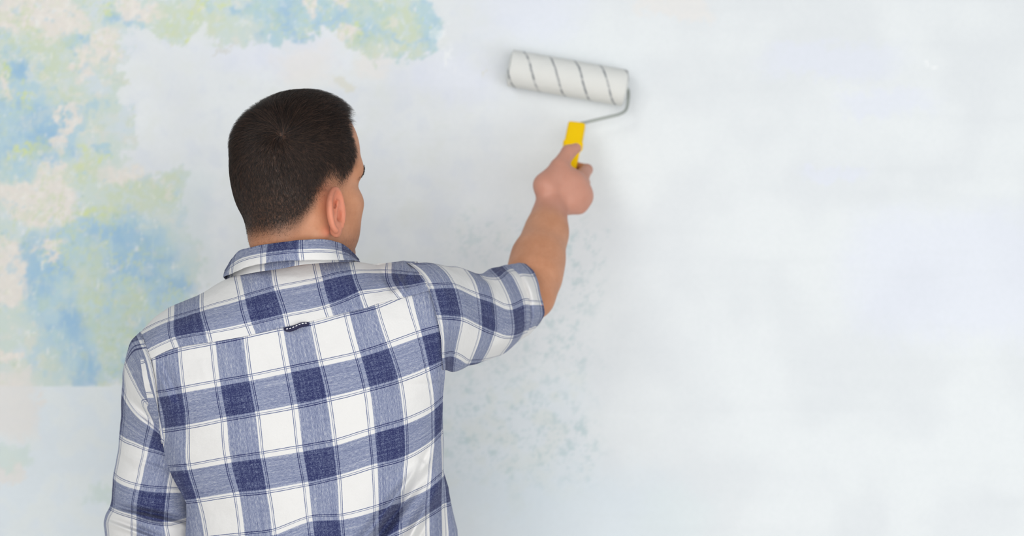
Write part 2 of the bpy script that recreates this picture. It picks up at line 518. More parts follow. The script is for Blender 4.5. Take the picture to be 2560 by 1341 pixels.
slab('floor', -4.0, 4.0, -2.0, WALL_Y + 0.12, -0.08, 0.0, floor_mat())
slab('baseboard_back', -4.0, 4.0, WALL_Y - 0.014, WALL_Y, 0.0, 0.08, simple('white_skirting', lin(226, 226, 222), 0.5, 0, 0.03))

# ------------------------------------------------------------------ signed distance modelling


def smin(a, b, k):
    h = np.clip(0.5 + 0.5 * (b - a) / k, 0, 1)
    return b * (1 - h) + a * h - k * h * (1 - h)


def smax(a, b, k): return -smin(-a, -b, k)


def d_ell(p, c, r, R=None):
    q = p - np.asarray(c)
    if R is not None: q = q @ R
    r = np.asarray(r)
    k0 = np.linalg.norm(q / r, axis=-1)
    k1 = np.linalg.norm(q / (r * r), axis=-1) + 1e-9
    return k0 * (k0 - 1) / k1


def d_cap(p, a, b, ra, rb=None):
    if rb is None: rb = ra
    a = np.asarray(a); b = np.asarray(b)
    ba = b - a
    h = np.clip(((p - a) @ ba) / (ba @ ba), 0, 1)
    return np.linalg.norm(p - a - h[..., None] * ba, axis=-1) - (ra + (rb - ra) * h)


def d_box(p, c, half, rad, R=None):
    q = p - np.asarray(c)
    if R is not None: q = q @ R
    q = np.abs(q) - (np.asarray(half) - rad)
    return np.linalg.norm(np.maximum(q, 0), axis=-1) + np.minimum(q.max(-1), 0) - rad


def chain(p, pts, k=0.01):
    d = None
    for (a, ra), (b, rb) in zip(pts[:-1], pts[1:]):
        e = d_cap(p, a, b, ra, rb)
        d = e if d is None else smin(d, e, k)
    return d


def sdf_mesh(name, fn, lo, hi, vox, block=24):
    import openvdb as vdb
    lo = np.asarray(lo, float); hi = np.asarray(hi, float)
    n = np.ceil((hi - lo) / vox).astype(int) + 1
    A = np.full(n, 3 * vox, np.float32)
    nb = (n + block - 1) // block
    bi = np.stack(np.meshgrid(*[np.arange(k) for k in nb], indexing='ij'), -1).reshape(-1, 3)
    cen = lo + (bi * block + block / 2) * vox
    dc = fn(cen)
    half = block * vox * math.sqrt(3) / 2
    for b, d in zip(bi, dc):
        s = b * block; e = np.minimum(s + block, n)
        sl = tuple(slice(x, y) for x, y in zip(s, e))
        if abs(d) > half * 1.25 + 0.02:
            A[sl] = 3 * vox if d > 0 else -3 * vox
            continue
        g = np.stack(np.meshgrid(*[lo[i] + np.arange(s[i], e[i]) * vox for i in range(3)], indexing='ij'), -1)
        A[sl] = np.clip(fn(g.reshape(-1, 3)).reshape(g.shape[:-1]), -3 * vox, 3 * vox)
    grid = vdb.FloatGrid(); grid.background = 3 * vox
    grid.copyFromArray(A)
    pts, quads = grid.convertToQuads(isovalue=0.0)
    pts = pts * vox + lo
    me = bpy.data.meshes.new(name)
    nv, nq = len(pts), len(quads)
    me.vertices.add(nv); me.vertices.foreach_set('co', pts.astype(np.float32).ravel())
    me.loops.add(nq * 4); me.loops.foreach_set('vertex_index', quads.astype(np.int32)[:, ::-1].ravel())
    me.polygons.add(nq); me.polygons.foreach_set('loop_start', np.arange(nq, dtype=np.int32) * 4)
    me.update(calc_edges=True)
    return me, pts


# head frame: turned right towards the roller and tipped up
HC = P(738, 500, 2.095)
YAW, PITCH, ROLL = math.radians(39), math.radians(12), math.radians(0)
RZ = np.array([[math.cos(YAW), math.sin(YAW), 0], [-math.sin(YAW), math.cos(YAW), 0], [0, 0, 1]])
RX = np.array([[1, 0, 0], [0, math.cos(PITCH), -math.sin(PITCH)], [0, math.sin(PITCH), math.cos(PITCH)]])
RY = np.array([[math.cos(ROLL), 0, math.sin(ROLL)], [0, 1, 0], [-math.sin(ROLL), 0, math.cos(ROLL)]])
HR = RZ @ RX @ RY                   # columns: right, forward, up of the head


def to_head(p): return (p - HC) @ HR


def from_head(q): return np.asarray(q) @ HR.T + HC


def rot_axis(ax, a):
    return np.array(Matrix.Rotation(a, 3, Vector(ax)))


def skull(q):
    d = d_ell(q, (0, 0.0117, 0.0585), (0.0776, 0.1033, 0.0910))
    d = smin(d, d_ell(q, (0, 0.0394, 0.0712), (0.0670, 0.0697, 0.0693)), 0.03)    # forehead
    d = smin(d, d_ell(q, (0, -0.0336, 0.0127), (0.062, 0.0504, 0.0594)), 0.03)    # occiput
    d = smin(d, d_ell(q, (0, 0.030, -0.020), (0.0638, 0.0629, 0.078)), 0.03)      # face mass
    m = q.copy(); m[..., 0] = np.abs(m[..., 0])
    return smin(d, d_ell(m, (0.050, -0.008, -0.015), (0.020, 0.026, 0.034)), 0.02)


def head_sdf(p):
    q = to_head(p)
    m = q.copy(); m[..., 0] = np.abs(m[..., 0])          # mirrored half
    d = skull(q)
    d = smin(d, d_cap(m, (0.046, 0.000, -0.055), (0.018, 0.064, -0.094), 0.016, 0.016), 0.025)  # jaw
    d = smin(d, d_ell(q, (0, 0.072, -0.094), (0.022, 0.017, 0.017)), 0.015)
    d = smin(d, d_ell(m, (0.0459, 0.0553, -0.018), (0.026, 0.028, 0.024)), 0.02)   # cheekbone
    d = smin(d, d_ell(m, (0.0380, 0.0480, -0.052), (0.0234, 0.028, 0.034)), 0.02)  # cheek
    d = smin(d, d_cap(m, (0.050, 0.074, 0.032), (0.006, 0.092, 0.026), 0.0175, 0.010), 0.015)  # brow
    d = smax(d, -d_ell(m, (0.034, 0.108, 0.008), (0.019, 0.018, 0.013)), 0.012)  # socket
    d = smin(d, d_ell(m, (0.033, 0.084, 0.008), (0.013, 0.012, 0.011)), 0.004)   # lid
    d = smin(d, d_cap(q, (0, 0.094, 0.016), (0, 0.116, -0.030), 0.008, 0.012), 0.010)  # nose
    d = smin(d, d_ell(m, (0.012, 0.102, -0.033), (0.009, 0.011, 0.008)), 0.010)
    d = smin(d, d_cap(m, (0.0, 0.090, -0.058), (0.020, 0.080, -0.060), 0.006, 0.003), 0.010)
    d = smin(d, d_cap(m, (0.0, 0.088, -0.068), (0.018, 0.080, -0.066), 0.006, 0.003), 0.010)
    # ears
    e = m - np.where(q[..., :1] > 0, np.array([0.0800, 0.000, -0.018]), np.array([0.0720, 0.004, -0.014]))
    A = rot_axis((0, 0, 1), math.radians(14)) @ rot_axis((1, 0, 0), math.radians(-10))
    e = e @ A
    ell = d_ell(e, (0.004, -0.008, 0.0), (0.0065, 0.0185, 0.0325))
    ell = smin(ell, d_ell(e, (0.002, -0.002, -0.028), (0.006, 0.010, 0.012)), 0.006)
    ell = smax(ell, -d_ell(e, (0.0125, -0.006, 0.004), (0.0090, 0.0130, 0.0225)), 0.003)
    ell = smax(ell, -d_ell(e, (0.0090, -0.001, -0.006), (0.0085, 0.0080, 0.0100)), 0.003)
    ell = smin(ell, d_cap(e, (0.0075, -0.013, -0.012), (0.0085, -0.004, 0.014), 0.0028, 0.0022), 0.003)
    th = np.arctan2(e[..., 2] / 0.031, (e[..., 1] + 0.008) / 0.0175)
    ring = np.stack([np.full_like(th, 0.008), -0.008 + 0.0170 * np.cos(th), 0.0305 * np.sin(th)], -1)
    hel = np.linalg.norm(e - ring, axis=-1) - 0.0038
    hel = np.where((th < -0.9) & (th > -1.7), hel + 0.002, hel)
    ell = smin(ell, hel, 0.003)
    ell = smin(ell, d_ell(e, (0.006, 0.010, -0.006), (0.004, 0.004, 0.006)), 0.004)   # tragus
    d = smin(d, ell, 0.006)
    return d


NECK_T = from_head((0, -0.030, -0.045))
NECK_B = P(752, 668, 2.115)
SH_L = P(428, 915, 2.155); SH_R = P(1060, 795, 2.155)
ELB = P(1328, 742, 2.360); MIDF = P(1345, 642, 2.425); WRI = P(1373, 540, 2.500)


def hand_sdf(p):
    H = lambda x, y, d: P(x, y, d)
    d = d_ell(p, H(1425, 476, 2.535), (0.034, 0.030, 0.040))
    d = smin(d, d_cap(p, H(1378, 505, 2.515), H(1450, 492, 2.545), 0.026, 0.023), 0.018)
    d = smin(d, d_cap(p, H(1362, 462, 2.510), H(1400, 448, 2.530), 0.020, 0.022), 0.016)
    th = chain(p, [(H(1366, 466, 2.505), 0.0190), (H(1397, 418, 2.530), 0.0150), (H(1421, 381, 2.556), 0.0125), (H(1440, 371, 2.566), 0.0095)], 0.006)
    d = smin(d, th, 0.012)
    fingers = [
        [(H(1450, 447, 2.555), 0.0150), (H(1467, 425, 2.600), 0.0105), (H(1438, 417, 2.632), 0.0095), (H(1408, 424, 2.615), 0.0085)],
        [(H(1450, 466, 2.555), 0.0160), (H(1460, 458, 2.600), 0.0108), (H(1434, 446, 2.632), 0.0098), (H(1402, 452, 2.612), 0.0088)],
        [(H(1456, 492, 2.548), 0.0160), (H(1468, 487, 2.590), 0.0105), (H(1430, 476, 2.622), 0.0095), (H(1400, 480, 2.602), 0.0085)],
        [(H(1448, 515, 2.540), 0.0150), (H(1456, 513, 2.575), 0.0095), (H(1426, 505, 2.605), 0.0085), (H(1402, 506, 2.590), 0.0075)],
    ]
    for f in fingers:
        d = smin(d, chain(p, f, 0.004), 0.007)
    return d


LE = P(372, 1290, 2.17); LW = np.array([LE[0] + 0.03, LE[1] + 0.06, LE[2] - 0.25])


def left_hand(p):
    w = LW
    d = d_ell(p, w + np.array([0.0, 0.012, -0.055]), (0.016, 0.036, 0.048))
    for k in range(4):
        a = w + np.array([0.0, -0.018 + 0.019 * k, -0.088 + (0.004 if k in (0, 3) else 0)])
        L = (0.058, 0.074, 0.078, 0.070)[k]
        b = a + np.array([0.010, 0.002, -L * 0.5]); c = b + np.array([0.020, 0.002, -L * 0.42])
        d = smin(d, chain(p, [(a, 0.0105), (b, 0.0092), (c, 0.0075)], 0.004), 0.006)
    d = smin(d, chain(p, [(w + np.array([0.004, 0.030, -0.030]), 0.013), (w + np.array([0.016, 0.055, -0.062]), 0.0105), (w + np.array([0.024, 0.058, -0.090]), 0.0085)], 0.004), 0.01)
    return d


def body_sdf(p):
    d = head_sdf(p)
    neck = d_cap(p, NECK_T, NECK_B, 0.054, 0.060)
    neck = smin(neck, d_cap(p, from_head((0, 0.035, -0.075)), P(790, 700, 2.16), 0.036, 0.045), 0.03)
    neck = smin(neck, d_cap(p, from_head((0.058, -0.022, -0.050)), P(800, 720, 2.20), 0.014, 0.014), 0.02)
    d = smin(d, neck, 0.018)
    t = d_cap(p, SH_L, SH_R, 0.032, 0.044)
    t = smin(t, d_ell(p, P(745, 1010, 2.145), (0.160, 0.092, 0.165)), 0.05)
    t = smin(t, d_ell(p, P(780, 1240, 2.150), (0.150, 0.090, 0.20)), 0.05)
    t = smin(t, d_ell(p, P(790, 1480, 2.150), (0.155, 0.095, 0.14)), 0.05)
    d = smin(d, t, 0.012)
    arm = chain(p, [(SH_R, 0.048), (ELB, 0.035)], 0.02)
    fore = chain(p, [(ELB, 0.035), (P(1336, 690, 2.392), 0.0405), (P(1346, 642, 2.425), 0.0392), (P(1365, 585, 2.468), 0.0325), (WRI, 0.0322)], 0.03)
    arm = smin(arm, fore, 0.02)
    arm = smin(arm, hand_sdf(p), 0.014)
    d = smin(d, arm, 0.02)
    la = chain(p, [(SH_L, 0.034), (LE, 0.036), (LW, 0.026)], 0.03)
    la = smin(la, left_hand(p), 0.012)
    d = smin(d, la, 0.02)
    return d


def hair_mask(q):
    """0..1 where hair grows, for points in the head frame, with its fade"""
    x, y, z = np.abs(q[..., 0]), q[..., 1], q[..., 2]
    j = 0.005 * perlin(q * 150) + 0.003 * perlin(q * 420)
    yb = np.interp(z, [-0.03, 0.0, 0.025, 0.036, 0.05, 0.063, 0.0763, 0.0956, 0.1125, 0.125, 0.14], [0.030, 0.040, 0.060, 0.075, 0.085, 0.080, 0.071, 0.060, 0.060, 0.078, 0.12])
    wf = np.interp(z, [0.0, 0.05, 0.075, 0.09], [0.040, 0.034, 0.014, 0.006])
    front = sstep(yb + j + 0.003, yb + j - wf, y)
    zb = np.interp(y, [-0.09, -0.07, -0.048, -0.035, -0.0215, 0.0, 0.015, 0.030, 0.05], [-0.054, -0.052, -0.042, -0.026, -0.006, 0.010, 0.010, -0.006, -0.004])
    zb = zb * sstep(0.015, 0.045, x) - 0.052 * (1 - sstep(0.015, 0.045, x))
    low = sstep(zb - 0.008, zb + 0.034 + 0.014 * sstep(-0.03, 0.01, y), z + 0.5 * j)
    return np.clip(front * low, 0, 1)


person = empty('person', (-0.30, 2.14, 0.0), 'man seen from behind in blue and white checked shirt, right arm raised to the wall', 'person')

body_me, bp = sdf_mesh('body', body_sdf, (-0.68, 1.96, 0.72), (0.20, 2.72, 1.81), 0.0026)
ATT = {}
qh = to_head(bp)
inhead = (np.linalg.norm(qh - np.array([0, 0, 0.01]), axis=1) < 0.16)
sc = hair_mask(qh) * inhead
x, y, z = np.abs(qh[:, 0]), qh[:, 1], qh[:, 2]
er = np.sqrt(((y + 0.010) / 0.026) ** 2 + ((z + 0.016) / 0.040) ** 2)
rud = np.where(inhead, sstep(1.3, 0.8, er) * sstep(0.069, 0.077, x), 0)
hd = np.linalg.norm(bp - P(1425, 465, 2.54), axis=1)
pink = sstep(0.12, 0.07, hd)
bd = inhead * sstep(-0.045, -0.075, z) * sstep(0.0, 0.03, y)
for nm, v in (('scalp', sc), ('ruddy', rud), ('beard', bd), ('pink', pink)):
    a = body_me.attributes.new(nm, 'FLOAT', 'POINT')
    a.data.foreach_set('value', v.astype(np.float32))
body = link('body', body_me, M_SKIN, person)

# eyes and brows
def ball(name, c, r, mat, parent):
    bm = bmesh.new(); bmesh.ops.create_uvsphere(bm, u_segments=16, v_segments=10, radius=r)
    me = bpy.data.meshes.new(name); bm.to_mesh(me); bm.free()
    me.transform(Matrix.Translation(Vector(c)))
    return link(name, me, mat, parent)


def eye_mat():
    t = NT('eye')
    t.base(lin(225, 222, 216)); t.set(Roughness=0.15)
    return t.m


M_EYE = eye_mat(); M_IRIS = simple('iris', lin(70, 52, 40), 0.2)
for s in (-1, 1):
    q_ = np.array([[0.033 * s, 0.130, 0.008]])
    for _ in range(30): q_[:, 1] -= np.maximum(head_sdf(from_head(q_)), 0)
    ey = float(q_[0, 1])
    e = ball('eye', from_head((0.033 * s, ey - 0.0085, 0.008)), 0.0105, M_EYE, body)
    ball('iris', from_head((0.033 * s, ey - 0.0032, 0.008)), 0.0056, M_IRIS, e)


# ------------------------------------------------------------------ hair: real strands
def hair_material():
    t = NT('dark_brown_hair')
    info = t.n('ShaderNodeHairInfo')
    c = t.ramp(info.outputs['Random'], [(0.0, lin(18, 12, 11)), (0.65, lin(36, 26, 22)), (1.0, lin(92, 70, 58))])
    t.base(c)
    t.set(Roughness=0.42)
    t.b.inputs['Specular IOR Level'].default_value = 0.35
    return t.m


def sdf_normal(p, fn, e=0.0015):
    n = np.stack([fn(p + np.eye(3)[k] * e) - fn(p - np.eye(3)[k] * e) for k in range(3)], -1)
    return n / (np.linalg.norm(n, axis=1)[:, None] + 1e-9)


def make_strands(count, seed, mask_pow, len_fn, lift, rad, name, parent, jitter=0.10, only=None):
    rs = np.random.RandomState(seed)
    # roots: random faces of the body's own head surface
    d = rs.normal(size=(count * (3 if only is None else 30), 3)); d /= np.linalg.norm(d, axis=1)[:, None]
    q0 = np.array([0, 0.0, 0.040])
    tt = np.full(len(d), 0.13)
    for _ in range(14):
        tt -= head_core(from_head(q0 + d * tt[:, None]))
    q = q0 + d * tt[:, None]
    m = hair_mask(q)
    keep = rs.rand(len(q)) < m ** mask_pow
    if only is not None: keep &= only(q)
    q = q[keep][:count]
    p = from_head(q)
    nrm = sdf_normal(p, head_core)
    nq = nrm @ HR
    # flow: out of a whorl at the crown, forward on top, down on the sides and back
    wh = np.array([0.048, -0.050, 0.100])
    rel = q - wh
    sw = np.cross(nq, rel)
    r = np.linalg.norm(rel, axis=1)[:, None]
    flow = rel / (r + 1e-6) + 0.55 * sw / (r + 1e-6) * np.exp(-r / 0.05)
    low = sstep(0.085, 0.02, q[:, 2])[:, None]
    flow = flow * (1 - 0.75 * low) + np.array([0, 0.05, -1.0]) * 0.75 * low
    fr = sstep(0.085, 0.115, q[:, 2])[:, None] * sstep(-0.06, 0.0, q[:, 1])[:, None]
    flow = flow * (1 - 0.7 * fr) + np.array([0.10, 1.0, -0.05]) * 0.7 * fr
    cl = np.stack([perlin(q * 170 + 31 * k) for k in range(3)], -1)
    flow += cl * 0.55 + rs.normal(size=flow.shape) * jitter
    flow -= (flow * nq).sum(1)[:, None] * nq
    flow /= np.linalg.norm(flow, axis=1)[:, None] + 1e-9
    L = len_fn(q, hair_mask(q)) * (0.75 + 0.4 * rs.rand(len(q)))
    K = 5
    pts = np.zeros((len(q), K, 3))
    for k in range(K):
        u = k / (K - 1)
        s = q - nq * 0.001 + flow * (L * (u * 0.55 + 0.40 * u * u))[:, None] + nq * (L * lift * (u * 1.5 - 0.85 * u * u))[:, None]
        pts[:, k] = s
    # keep every point outside the skull
    flat = from_head(pts.reshape(-1, 3))
    dd = head_core(flat)
    nn = sdf_normal(flat, head_core)
    lift_min = np.tile(np.linspace(-0.001, 0.0012, K), len(q))
    flat += nn * np.maximum(lift_min - dd, 0)[:, None]
    n = len(q)
    hc = bpy.data.hair_curves.new(name)
    hc.add_curves([K] * n)
    hc.attributes['position'].data.foreach_set('vector', flat.astype(np.float32).ravel())
    ra = hc.attributes.new('radius', 'FLOAT', 'POINT')
    prof = np.linspace(1.0, 0.35, K)
    mm = 0.55 + 0.45 * hair_mask(q)
    ra.data.foreach_set('value', (mm[:, None] * prof[None] * rad).astype(np.float32).ravel())
    hc.materials.append(M_HAIR)
    o = bpy.data.objects.new(name, hc)
    COL.objects.link(o)
    o.parent = parent
    if parent.parent is None: o.matrix_parent_inverse = Matrix.Translation(parent.location).inverted()
    return o


def head_core(p):
    """skull without ears and features, for rooting the hair"""
    q = to_head(p)
    d = skull(q)
    d = smin(d, d_cap(p, NECK_T, NECK_B, 0.054, 0.060), 0.018)
    return d


M_HAIR = hair_material()


def len_hair(q, m):
    z, y = q[:, 2], q[:, 1]
    top = sstep(0.075, 0.125, z)
    back = sstep(-0.02, 0.08, z)
    L = 0.003 + 0.006 * back + 0.014 * top + 0.010 * top * sstep(0.01, 0.06, y)
    return L * (0.28 + 0.72 * m)


hair = make_strands(80000, 3, 1.25, len_hair, 0.42, 0.00013, 'hair', person)
make_strands(5000, 8, 0.5, lambda q, m: 0.026 * np.ones(len(q)), 0.30, 0.00017, 'fringe', hair, 0.12,
             only=lambda q: (q[:, 2] > 0.108) & (q[:, 1] > 0.035))
tag(hair, 'short dark brown hair faded at the nape', kind='stuff')

# eyebrows: short strands in one mesh of tapered slivers
def eyebrow(s):
    rs = np.random.RandomState(5 + s)
    V, Fc = [], []
    for k in range(520):
        u = rs.rand()
        c = np.array([s * (0.014 + 0.046 * u), 0.099 - 0.030 * u ** 2.0, 0.032 + 0.006 * math.sin(u * 2.6) - 0.006 * u])
        c[2] += (rs.rand() - 0.5) * (0.008 + 0.007 * (u > 0.6)) - 0.006
        c[1] += 0.001
        d = np.array([s * 0.9, -0.35, 0.25 - 0.3 * u]); d += rs.normal(size=3) * 0.2; d /= np.linalg.norm(d)
        L = 0.008
        w = np.cross(d, (0, 1, 0)); w /= np.linalg.norm(w); w *= 0.0006
        b = len(V)
        V += [c - w, c + w, c + d * L + np.array([0, 0.0015, 0])]
        Fc.append((b, b + 1, b + 2))
    V = np.array(V)
    yy = np.full(len(V), 0.125)
    for _ in range(12):
        yy -= head_sdf(from_head(np.stack([V[:, 0], yy, V[:, 2]], -1)))
    tip = np.arange(len(V)) % 3 == 2
    V[:, 1] = yy + np.where(tip, 0.0022, 0.0003)
    V[:, 0] += np.where(tip, 0.0012 * s, 0)
    me = pydata('eyebrow', from_head(V), Fc)
    return link('eyebrow', me, simple('brow_hair', lin(44, 34, 31), 0.6), body, smooth=False)


for s in (-1, 1): eyebrow(s)

# ------------------------------------------------------------------ shirt
SIL = np.array([(250, 900), (340, 838), (351, 829), (390, 790), (425, 768), (506, 733), (560, 697), (610, 668), (735, 645), (860, 645),
                (900, 654), (940, 664), (985, 657), (1012, 652), (1065, 655), (1120, 664), (1300, 700)], float)


def torso_depth(x, y):
    """depth of the shirt's back at pixel (x, y): a broad back rounding off to the sides and over the shoulders"""
    x = np.asarray(x, float); y = np.asarray(y, float)
    xl = np.interp(y, [600, 960, 1080, 1140, 1217, 1292, 1500], [285, 290, 385, 402, 424, 458, 452])
    xr = np.interp(y, [600, 900, 960, 1000, 1150, 1500], [1230, 1190, 1125, 1116, 1110, 1112])
    xc = (xl + xr) / 2; hw = (xr - xl) / 2
    nx = np.clip(np.abs(x - xc) / hw, 0, 0.999)
    d0 = np.interp(y, [620, 700, 800, 950, 1100, 1341, 1700], [2.040, 2.022, 2.003, 1.990, 1.996, 2.020, 2.030])
    side = 0.115 * (1 - np.sqrt(1 - nx ** 2.3))
    spine = 0.006 * np.exp(-((x - (735 + (y - 700) * 0.11)) / 70) ** 2) * sstep(760, 950, y)
    s = np.interp(x, SIL[:, 0], SIL[:, 1])
    t = np.clip((y - s) / 125.0, 0, 1)
    amp = np.interp(x, [560, 640, 840, 910], [0.075, 0.035, 0.035, 0.075])
    top = amp * (1 - np.sqrt(1 - (1 - t) ** 2))
    return d0 + side + spine + top


def cloth_noise(V, amp, scale, off=0.0, stretch=(1, 1, 1)):
    st = np.array(stretch)
    n = perlin(V * scale * st + off) + 0.5 * perlin(V * scale * 2.1 * st + off + 7)
    return n * amp


def normals_of(V):
    a = np.gradient(V, axis=0); b = np.gradient(V, axis=1)
    n = np.cross(a, b); n /= np.linalg.norm(n, axis=-1)[..., None] + 1e-12
    flip = n[..., 1] > 0
    n[flip] *= -1
    return n


def pk(k): return k // 2 - 0.065 if k % 2 == 0 else (k - 1) // 2 + 0.461


# lattice of the back panel: cloth line pairs and where the photo shows them
W = {0: -0.539, 1: -0.065, 2: 0.461, 3: 0.935, 4: 1.461, 5: 1.935, 6: 2.461, 7: 2.935, 8: 3.461}
BACK = {
    0: [(0, 380, 899), (1, 450, 876), (2, 528, 861), (3, 616, 843), (4, 697, 825), (5, 783, 810), (6, 863, 788), (7, 945, 767.5), (8, 1016, 738)],
    1: [(0, 386, 982.6), (1, 460, 969), (2, 539, 954.6), (3, 627.5, 939), (4, 713.6, 921), (5, 803, 903), (6, 888, 884), (7, 973, 857), (8, 1043, 832), (9, 1106, 814)],
    2: [(0, 405, 1080), (1, 471, 1070), (2, 555, 1053), (3, 646, 1037), (4, 732.5, 1021), (5, 825, 1001), (6, 912.5, 978.6), (7, 1003, 953), (8, 1065.6, 928)],
    3: [(1, 474, 1163), (2, 563.7, 1147), (3, 656.6, 1133), (4, 743.5, 1118.4), (5, 838.6, 1101.6), (6, 923.6, 1075), (7, 1015, 1048), (8, 1080, 1018)],
    4: [(1, 499, 1253.5), (2, 587, 1240), (3, 673, 1231), (4, 760, 1215.5), (5, 849.5, 1195), (6, 932.3, 1169.6), (7, 1017, 1146), (8, 1080, 1108)],
    5: [(1, 518, 1345), (2, 600.6, 1336), (3, 687, 1325), (4, 769, 1294), (5, 855, 1288), (6, 936.7, 1268), (7, 1007, 1242), (8, 1070, 1213)],
    6: [(1, 534, 1438), (2, 612, 1430), (3, 696, 1418), (4, 782, 1390), (5, 862, 1380), (6, 938, 1358), (7, 1002, 1332), (8, 1066, 1296)],
    7: [(1, 545, 1530), (2, 622, 1522), (3, 704, 1510), (4, 790, 1485), (5, 868, 1475), (6, 944, 1452), (7, 1006, 1428), (8, 1068, 1395)],
    8: [(1, 550, 1625), (2, 628, 1616), (3, 710, 1605), (4, 796, 1580), (5, 874, 1570), (6, 950, 1548), (7, 1010, 1525), (8, 1070, 1492)],
}
cs, cd = [], []
for r, row in BACK.items():
    for (k, px, py) in row:
        cs.append((pk(k), W[r])); cd.append((px, py))
# side silhouettes
for v, u, px, py in [(0.935, 0.13, 421, 1167), (1.461, 0.22, 465, 1258), (1.935, 0.14, 463, 1348), (-0.065, 4.461, 1103, 814), (0.461, 4.36, 1113, 906),
                     (0.935, 4.30, 1107, 994), (1.461, 4.30, 1103, 1086), (1.935, 4.30, 1105, 1184), (2.461, 4.30, 1104, 1272), (2.935, 4.30, 1106, 1370), (3.461, 4.30, 1108, 1465), (2.461, 0.12, 470, 1442), (3.461, 0.12, 478, 1628), (0.0, -0.30, 366, 996), (-0.539, -0.20, 362, 905), (-0.539, 4.30, 1085, 712)]:
    cs.append((u, v)); cd.append((px, py))
back_map = tps_fit(cs, cd, 2e-4)

nv_, nu_ = 260, 230
vv = np.linspace(-0.62, 3.85, nv_)
uL = np.interp(vv, [-0.62, 0.2, 0.461, 0.935, 1.461, 1.935, 3.9], [-0.28, -0.28, -0.10, 0.13, 0.22, 0.14, 0.10])
uR = np.interp(vv, [-0.62, -0.065, 0.461, 0.935, 3.9], [4.30, 4.43, 4.36, 4.30, 4.30])
s_ = (1 - np.cos(np.linspace(0, np.pi, nu_))) / 2 * 0.6 + np.linspace(0, 1, nu_) * 0.4
UU = uL[:, None] + (uR - uL)[:, None] * s_[None]
VV = np.repeat(vv[:, None], nu_, 1)
pix = back_map(np.stack([UU, VV], -1))
D = torso_depth(pix[..., 0], pix[..., 1])
# diagonal drag fold at the lower right, a soft one at the left shoulder blade, and drapes along the side
def ridge(px, py, a, b, w, amp):
    a = np.array(a, float); b = np.array(b, float); ab = b - a
    q = np.stack([px, py], -1) - a
    t = np.clip((q @ ab) / (ab @ ab), 0, 1)
    dist = (q[..., 0] * ab[1] - q[..., 1] * ab[0]) / np.linalg.norm(ab)
    fall = np.sin(np.clip((q @ ab) / (ab @ ab), 0, 1) * np.pi) ** 0.6 * (((q @ ab) / (ab @ ab) > 0) & ((q @ ab) / (ab @ ab) < 1))
    return amp * np.exp(-(dist / w) ** 2) * fall, amp * (dist / w) * np.exp(-(dist / w) ** 2) * 1.6 * fall


for a, b, w, amp, step in [((1070, 1160), (880, 1405), 17, 0.032, 1), ((1112, 1195), (985, 1400), 16, 0.022, 0), ((1075, 1270), (1000, 1420), 11, 0.018, 1), ((395, 905), (440, 1010), 13, 0.008, 1),
                           ((655, 860), (700, 950), 10, 0.0016, 0), ((500, 900), (520, 960), 8, 0.0012, 0), ((930, 990), (985, 900), 24, 0.002, 0),
                           ((1085, 900), (1100, 1010), 14, 0.005, 0), ((430, 1080), (480, 1330), 22, 0.004, 0), ((1035, 1215), (1085, 1110), 9, 0.006, 1)]:
    g, s2 = ridge(pix[..., 0], pix[..., 1], a, b, w, amp)
    D = D + (s2 if step else -g if amp > 0 else g)
Vb = PA(pix[..., 0], pix[..., 1], D)
nb_ = normals_of(Vb)
edge = np.sin(np.clip(s_, 0, 1) * np.pi)[None, :] ** 0.5
Vb = Vb + nb_ * (cloth_noise(Vb, 0.0035, 16) * edge)[..., None]
shirt = link('shirt', grid_mesh('shirt', Vb, np.stack([UU, VV], -1)), M_PLAID, person)

# front of the shirt, closing the tube, its right edge flaring out at the bottom
th = np.linspace(0, np.pi, 90)
rows = []
uvr = []
for i in range(nv_):
    A, B = Vb[i, -1], Vb[i, 0]
    C = (A + B) / 2; a = (A - B) / 2
    py = pix[i, -1, 1]
    bul = np.interp(py, [1010, 1060, 1110, 1160, 1185, 1230, 1341, 1500], [0, 0.004, 0.008, 0.005, 0.005, 0.017, 0.033, 0.036])
    fl = np.exp(-((th - 0.42) / 0.35) ** 2) * bul * sstep(0, 0.2, th)
    depth = 0.20 + 0.01 * sstep(1000, 1400, py)
    r = C + a * np.cos(th)[:, None] + np.array([0, 1, 0]) * (depth * np.sin(th))[:, None]
    r[:, 0] += fl
    rows.append(r)
    seg = np.concatenate([[0], np.cumsum(np.linalg.norm(np.diff(r, axis=0), axis=1))]) / 0.0967
    uvr.append(np.stack([uR[i] + seg + 0.42, np.full(len(th), vv[i])], -1))
Vf = np.array(rows)
nf = np.cross(np.gradient(Vf, axis=0), np.gradient(Vf, axis=1)); nf /= np.linalg.norm(nf, axis=-1)[..., None] + 1e-12
Vf += nf * (cloth_noise(Vf, 0.006, 14, 3.0, (1, 1, 0.4)) * np.sin(th)[None] ** 0.5)[..., None]
front = link('shirt_front', grid_mesh('shirt_front', Vf, np.array(uvr)), M_PLAID, shirt)

